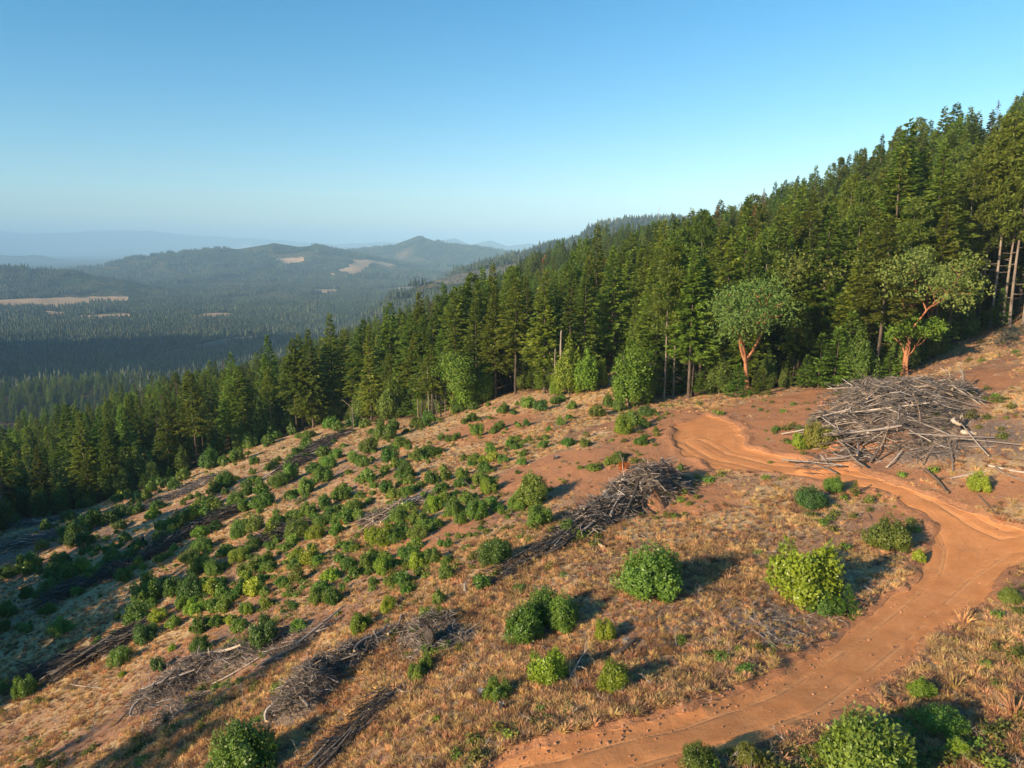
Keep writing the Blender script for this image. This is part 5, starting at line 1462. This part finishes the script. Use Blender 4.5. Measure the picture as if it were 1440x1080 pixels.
# bleached branches lying singly
for i, (px, py, L, az, lab) in enumerate([(795,962,2.2,35,'bleached forked branch on the litter below the bright yellow green bush'),(815,957,1.8,-20,'bleached branch tip right of the forked branch'),(800,826,2.0,8,'pale branch in the shadow below the middle slash pile'),
    (895,752,1.2,-25,'pale branch right of the short cut log'),(935,760,1.2,-40,'thin pale branch right of the middle slash pile'),(420,888,4.2,10,'arched white branch over the lower left heap'),(880,708,2.5,60,'pale upright branch at the head of the middle pile'),
    (1060,845,.9,10,'small white stick left of the big bright bush'),(610,1035,1.2,10,'white stick on the lower straw slope'),(540,985,1.8,35,'grey branch on the lower straw slope'),(560,905,2.2,80,'thin grey branch left of the root plate'),(620,900,1.8,20,'pale roots right of the root plate'),
    (1090,775,1.8,20,'reddish branches behind the big bright bush'),(1110,790,1.6,-10,'dark branch pile piece behind the big bright bush'),(1215,745,1.0,20,'white twigs below the upper track'),(1230,748,.9,-20,'pale twigs beside the white twigs below the upper track'),
    (1345,545,3.0,60,'grey standing branches at the right end of the slash pile'),(1335,555,3.0,100,'grey standing branches left of the charred leaning snag'),(1140,885,1.0,80,'thin stick below the big bright bush'),(250,1000,2.2,20,'bleached branch at the toe of the lower left heap')]):
    p = hit1(px, py); z = float(heap_top(p[0], p[1])[0])
    o = link('dead_branch', BRANCH[i % 6], loc=(p[0], p[1], z + .05), rot=(.1, -.12 if 'standing' not in lab and 'upright' not in lab else -1.0, R(az)), scl=(L, L, L), color=(1.6, 1.5, 1.4) if 'dark' not in lab else (.4, .35, .3))
    tag(o, lab, 'dead branch')
# ------------------------------------------------------------------ ground litter, grass, weeds
def tuft_mesh(seed, nb=26, h=.55, w=.03, spread=.28):
    r = np.random.default_rng(seed); g = Geo()
    az = r.random(nb) * 6.283; lean = .15 + .75 * r.random(nb) ** 1.2
    base = np.stack([np.cos(az), np.sin(az), 0 * az], -1) * (spread * .4 * r.random(nb))[:, None]
    d = np.stack([np.cos(az) * lean, np.sin(az) * lean, 1 + 0 * az], -1); d = unit(d)
    L = h * (.6 + .6 * r.random(nb))
    side = unit(np.cross(d, r.normal(size=(nb, 3)))) * w
    mid = base + d * (L * .55)[:, None]; tip = base + d * L[:, None] + np.stack([np.cos(az), np.sin(az), -.5 + 0 * az], -1) * (L * .25 * lean)[:, None]
    V = np.stack([base - side * .4, base + side * .4, mid + side * .5, mid - side * .5, tip], 1).reshape(-1, 3)
    k_ = np.arange(nb)[:, None] * 5
    g.add(V, f4=k_ + np.array([[0, 1, 2, 3]]), f3=k_ + np.array([[3, 2, 4]]))
    return g.mesh('grass_tuft', [M['dead_weed' if seed == 502 else 'grass']])
tufts = []
TP = [(1428,1008,1.9,'broad straw coloured grass tussock at the lower right'),(1342,968,1.6,'straw tussock beside the small bright bush on the bank'),(1310,955,1.0,'small brown dead weed tuft at the lower edge of the road'),(1355,880,1.6,'pale grass tussock on the bank right of the road')]
for i, (px, py, s, lab) in enumerate(TP):
    p = hit1(px, py)
    o = link('grass_tuft', tuft_mesh(500 + i, 60 if i == 0 else 34, .5), loc=(p[0], p[1], gz(p[0], p[1])), rot=(0, 0, i), scl=s, color=(1.1, 1.1, 1.0)); tag(o, lab, 'grass tussock'); tufts.append(o)
def weed(seed, matn, n=70, h=.4, leaf=.09):
    r = np.random.default_rng(seed); g = Geo()
    u = unit(r.normal(size=(n, 3))); u[:, 2] = np.abs(u[:, 2]); p = u * np.array([.32, .32, h]) * (.4 + .6 * r.random((n, 1)))
    nn = unit(u + r.normal(size=(n, 3)) * .6)
    g.leaves(p, unit(np.cross(nn, r.normal(size=(n, 3)))), nn, leaf * 1.4, leaf * .8); return g.mesh('low_shrub', [M[matn]])
weeds = []
for i, (px, py, mt, lab) in enumerate([(1405,565,'scrub','yellow green low shrub on the upper right slope'),(1332,582,'scrub','yellow low shrub at the right end of the slash pile'),(1010,583,'bush','low green shrub lying beside the red turnout')]):
    p = hit1(px, py); me = weed(520 + i, mt, 150)
    o = link('low_shrub', me, loc=(p[0], p[1], gz(p[0], p[1])), rot=(0, 0, i), scl=(3.2, 2.2, 1.5)); tag(o, lab, 'shrub'); weeds.append(o)
def field_points(nn, r0, r1, th0=-.74, th1=.76, power=1.0):
    th = th0 + (th1 - th0) * rg.random(nn); r_ = np.exp(math.log(r0) + (math.log(r1) - math.log(r0)) * rg.random(nn) ** power)
    x = r_ * np.sin(th); y = r_ * np.cos(th); return x, y, r_
x, y, r_ = field_points(200000, 19, 190)
okp = r_ < edge_r(x, y) + 1
x, y, r_ = x[okp], y[okp], r_[okp]
z, sd, mm = surface(x, y, True); gq, dq = cover(x, y); rdq = blobs(x, y, RED)
okp = (sd > .35) & (rg.random(len(x)) < np.clip(gq * 1.25 - .12 - .6 * rdq, 0.02, 1)) & (mm < .15)
x, y, z, r_, gq = x[okp], y[okp], z[okp], r_[okp], gq[okp]
print('tufts', len(x))
s = (.28 + .62 * rg.random(len(x)) ** 2) * (.7 + .5 * gq) * (1 + .05 * sstep(60, 150, r_))
r3 = np.zeros((len(x), 3)); r3[:, 2] = rg.random(len(x)) * 6.28; r3[:, 0] = .15 * rg.normal(size=len(x))
scatter_object('dry_grass', np.stack([x, y, z - .02], -1), r3, np.stack([s, s, s * .8], -1), rg.integers(0, 4, len(x)), {i: (tufts[i],) for i in range(4)}, 'dry straw coloured grass over the clearcut slope', 'grass')
# low weeds and scrub
x, y, r_ = field_points(9000, 19, 170)
fl = fbm(x, y, 6, 41, 3)
okp = (r_ < edge_r(x, y)) & (fl > .12)
x, y = x[okp], y[okp]; z, sd, mm = surface(x, y, True); okp = (sd > .8)
x, y, z = x[okp], y[okp], z[okp]
s = .4 + 1.2 * rg.random(len(x)) ** 2.5
r3 = np.zeros((len(x), 3)); r3[:, 2] = rg.random(len(x)) * 6.28
scatter_object('low_weeds', np.stack([x, y, z - .03], -1), r3, np.stack([s, s, s], -1), rg.integers(0, 3, len(x)), {i: (weeds[i],) for i in range(3)}, 'scattered low green and yellow weeds on the clearcut', 'weeds')
# twigs and chips
litter_proto = [o for o in bpy.data.objects if o.name.startswith('dead_branch')][:6]
x, y, r_ = field_points(52000, 19, 150)
gq, dq = cover(x, y)
okp = (r_ < edge_r(x, y) + 3) & (rg.random(len(x)) < np.clip(dq * 1.0 + .10, 0, 1))
x, y = x[okp], y[okp]; z, sd, mm = surface(x, y, True); okp = sd > .5; x, y, z = x[okp], y[okp], z[okp]
print('twigs', len(x))
s = .18 + .95 * rg.random(len(x)) ** 3
r3 = np.zeros((len(x), 3)); r3[:, 2] = rg.random(len(x)) * 6.28; r3[:, 1] = .2 * rg.normal(size=len(x)); r3[:, 0] = rg.random(len(x)) * 6.28
scatter_object('fallen_twigs', np.stack([x, y, z + .03], -1), r3, np.stack([s, s, s], -1), rg.integers(0, 6, len(x)), {i: (litter_proto[i],) for i in range(6)}, 'fine logging debris scattered over the clearcut', 'twigs')

sp_x, sp_y, sprout_src = sproutdata
nsp = len(sp_x); ssz = .16 + .34 * rg.random(nsp) ** 1.6; r3 = np.zeros((nsp, 3)); r3[:, 2] = rg.random(nsp) * 6.28
scatter_object('low_sprouts', np.stack([sp_x, sp_y, surface(sp_x, sp_y) - .03], -1), r3, np.stack([ssz * 1.2, ssz * 1.2, ssz], -1), rg.integers(0, 4, nsp), {i: (sprout_src[i],) for i in range(4)}, 'low green sprouts growing between the bushes of the clearcut', 'undergrowth')

# stones and clods along the road
def stone(seed):
    r = np.random.default_rng(seed); import bmesh
    bm = bmesh.new(); bmesh.ops.create_icosphere(bm, subdivisions=1, radius=.5)
    for v in bm.verts: v.co *= 1 + .22 * r.normal(); v.co.z *= .65
    me = bpy.data.meshes.new('clod'); bm.to_mesh(me); bm.free(); me.materials.append(M['clod']); return me
M['clod'] = bark_mat('dirt_clod', (.30, .14, .075), (.46, .25, .14), scale=5, stretch=1)
clods = []
for i, (px, py, lab) in enumerate([(1240,955,'dirt clod on the lower shoulder of the road'),(855,1042,'clod of earth on the upper lip of the road at the bottom'),(1290,742,'clod on the bank where the upper track joins the road')]):
    p = hit1(px, py); o = link('clod', stone(700 + i), loc=(p[0], p[1], gz(p[0], p[1])), scl=.22); tag(o, lab, 'dirt clod'); clods.append(o)
x, y, r_ = field_points(60000, 19, 80, -.1, .76)
sd = sdist(x, y, ROAD)
okp = (np.abs(sd - .25) < .8) & (rg.random(len(x)) < .35) | ((sd < 0) & (sd > -2.6) & (rg.random(len(x)) < .03))
x, y = x[okp], y[okp]; z = surface(x, y); s = .03 + .13 * rg.random(len(x)) ** 4
r3 = rg.random((len(x), 3)) * 6
scatter_object('road_gravel', np.stack([x, y, z + s * .1], -1), r3, np.stack([s, s, s], -1), rg.integers(0, 3, len(x)), {i: (clods[i],) for i in range(3)}, 'loose clods and gravel along the dirt road edges', 'gravel')

# ------------------------------------------------------------------ haze
hz, t, out = mat('haze_air'); k = NT(t)
pv = k.n('ShaderNodeVolumePrincipled')
pv.inputs['Color'].default_value = (.49, .78, 1.0, 1)
pv.inputs['Density'].default_value = 9.8e-5
pv.inputs['Anisotropy'].default_value = -0.28
t.links.new(pv.outputs[0], out.inputs['Volume'])
lo = float(min(GZ.min(), HZ.min())) - 1; hi = float(max(GZ.max(), HZ.max())) + 40
S_ = 50500.0
V = [(sx * S_, sy * S_, zz_) for zz_ in (lo, hi) for sx, sy in ((-1, -1), (1, -1), (1, 1), (-1, 1))]
me = bpy.data.meshes.new('haze'); me.from_pydata(V, [], [(3, 2, 1, 0), (4, 5, 6, 7), (0, 1, 5, 4), (1, 2, 6, 5), (2, 3, 7, 6), (3, 0, 4, 7)]); me.materials.append(hz)
o = link('haze', me); tag(o, 'pale blue morning haze filling the valley', 'haze', kind='stuff')
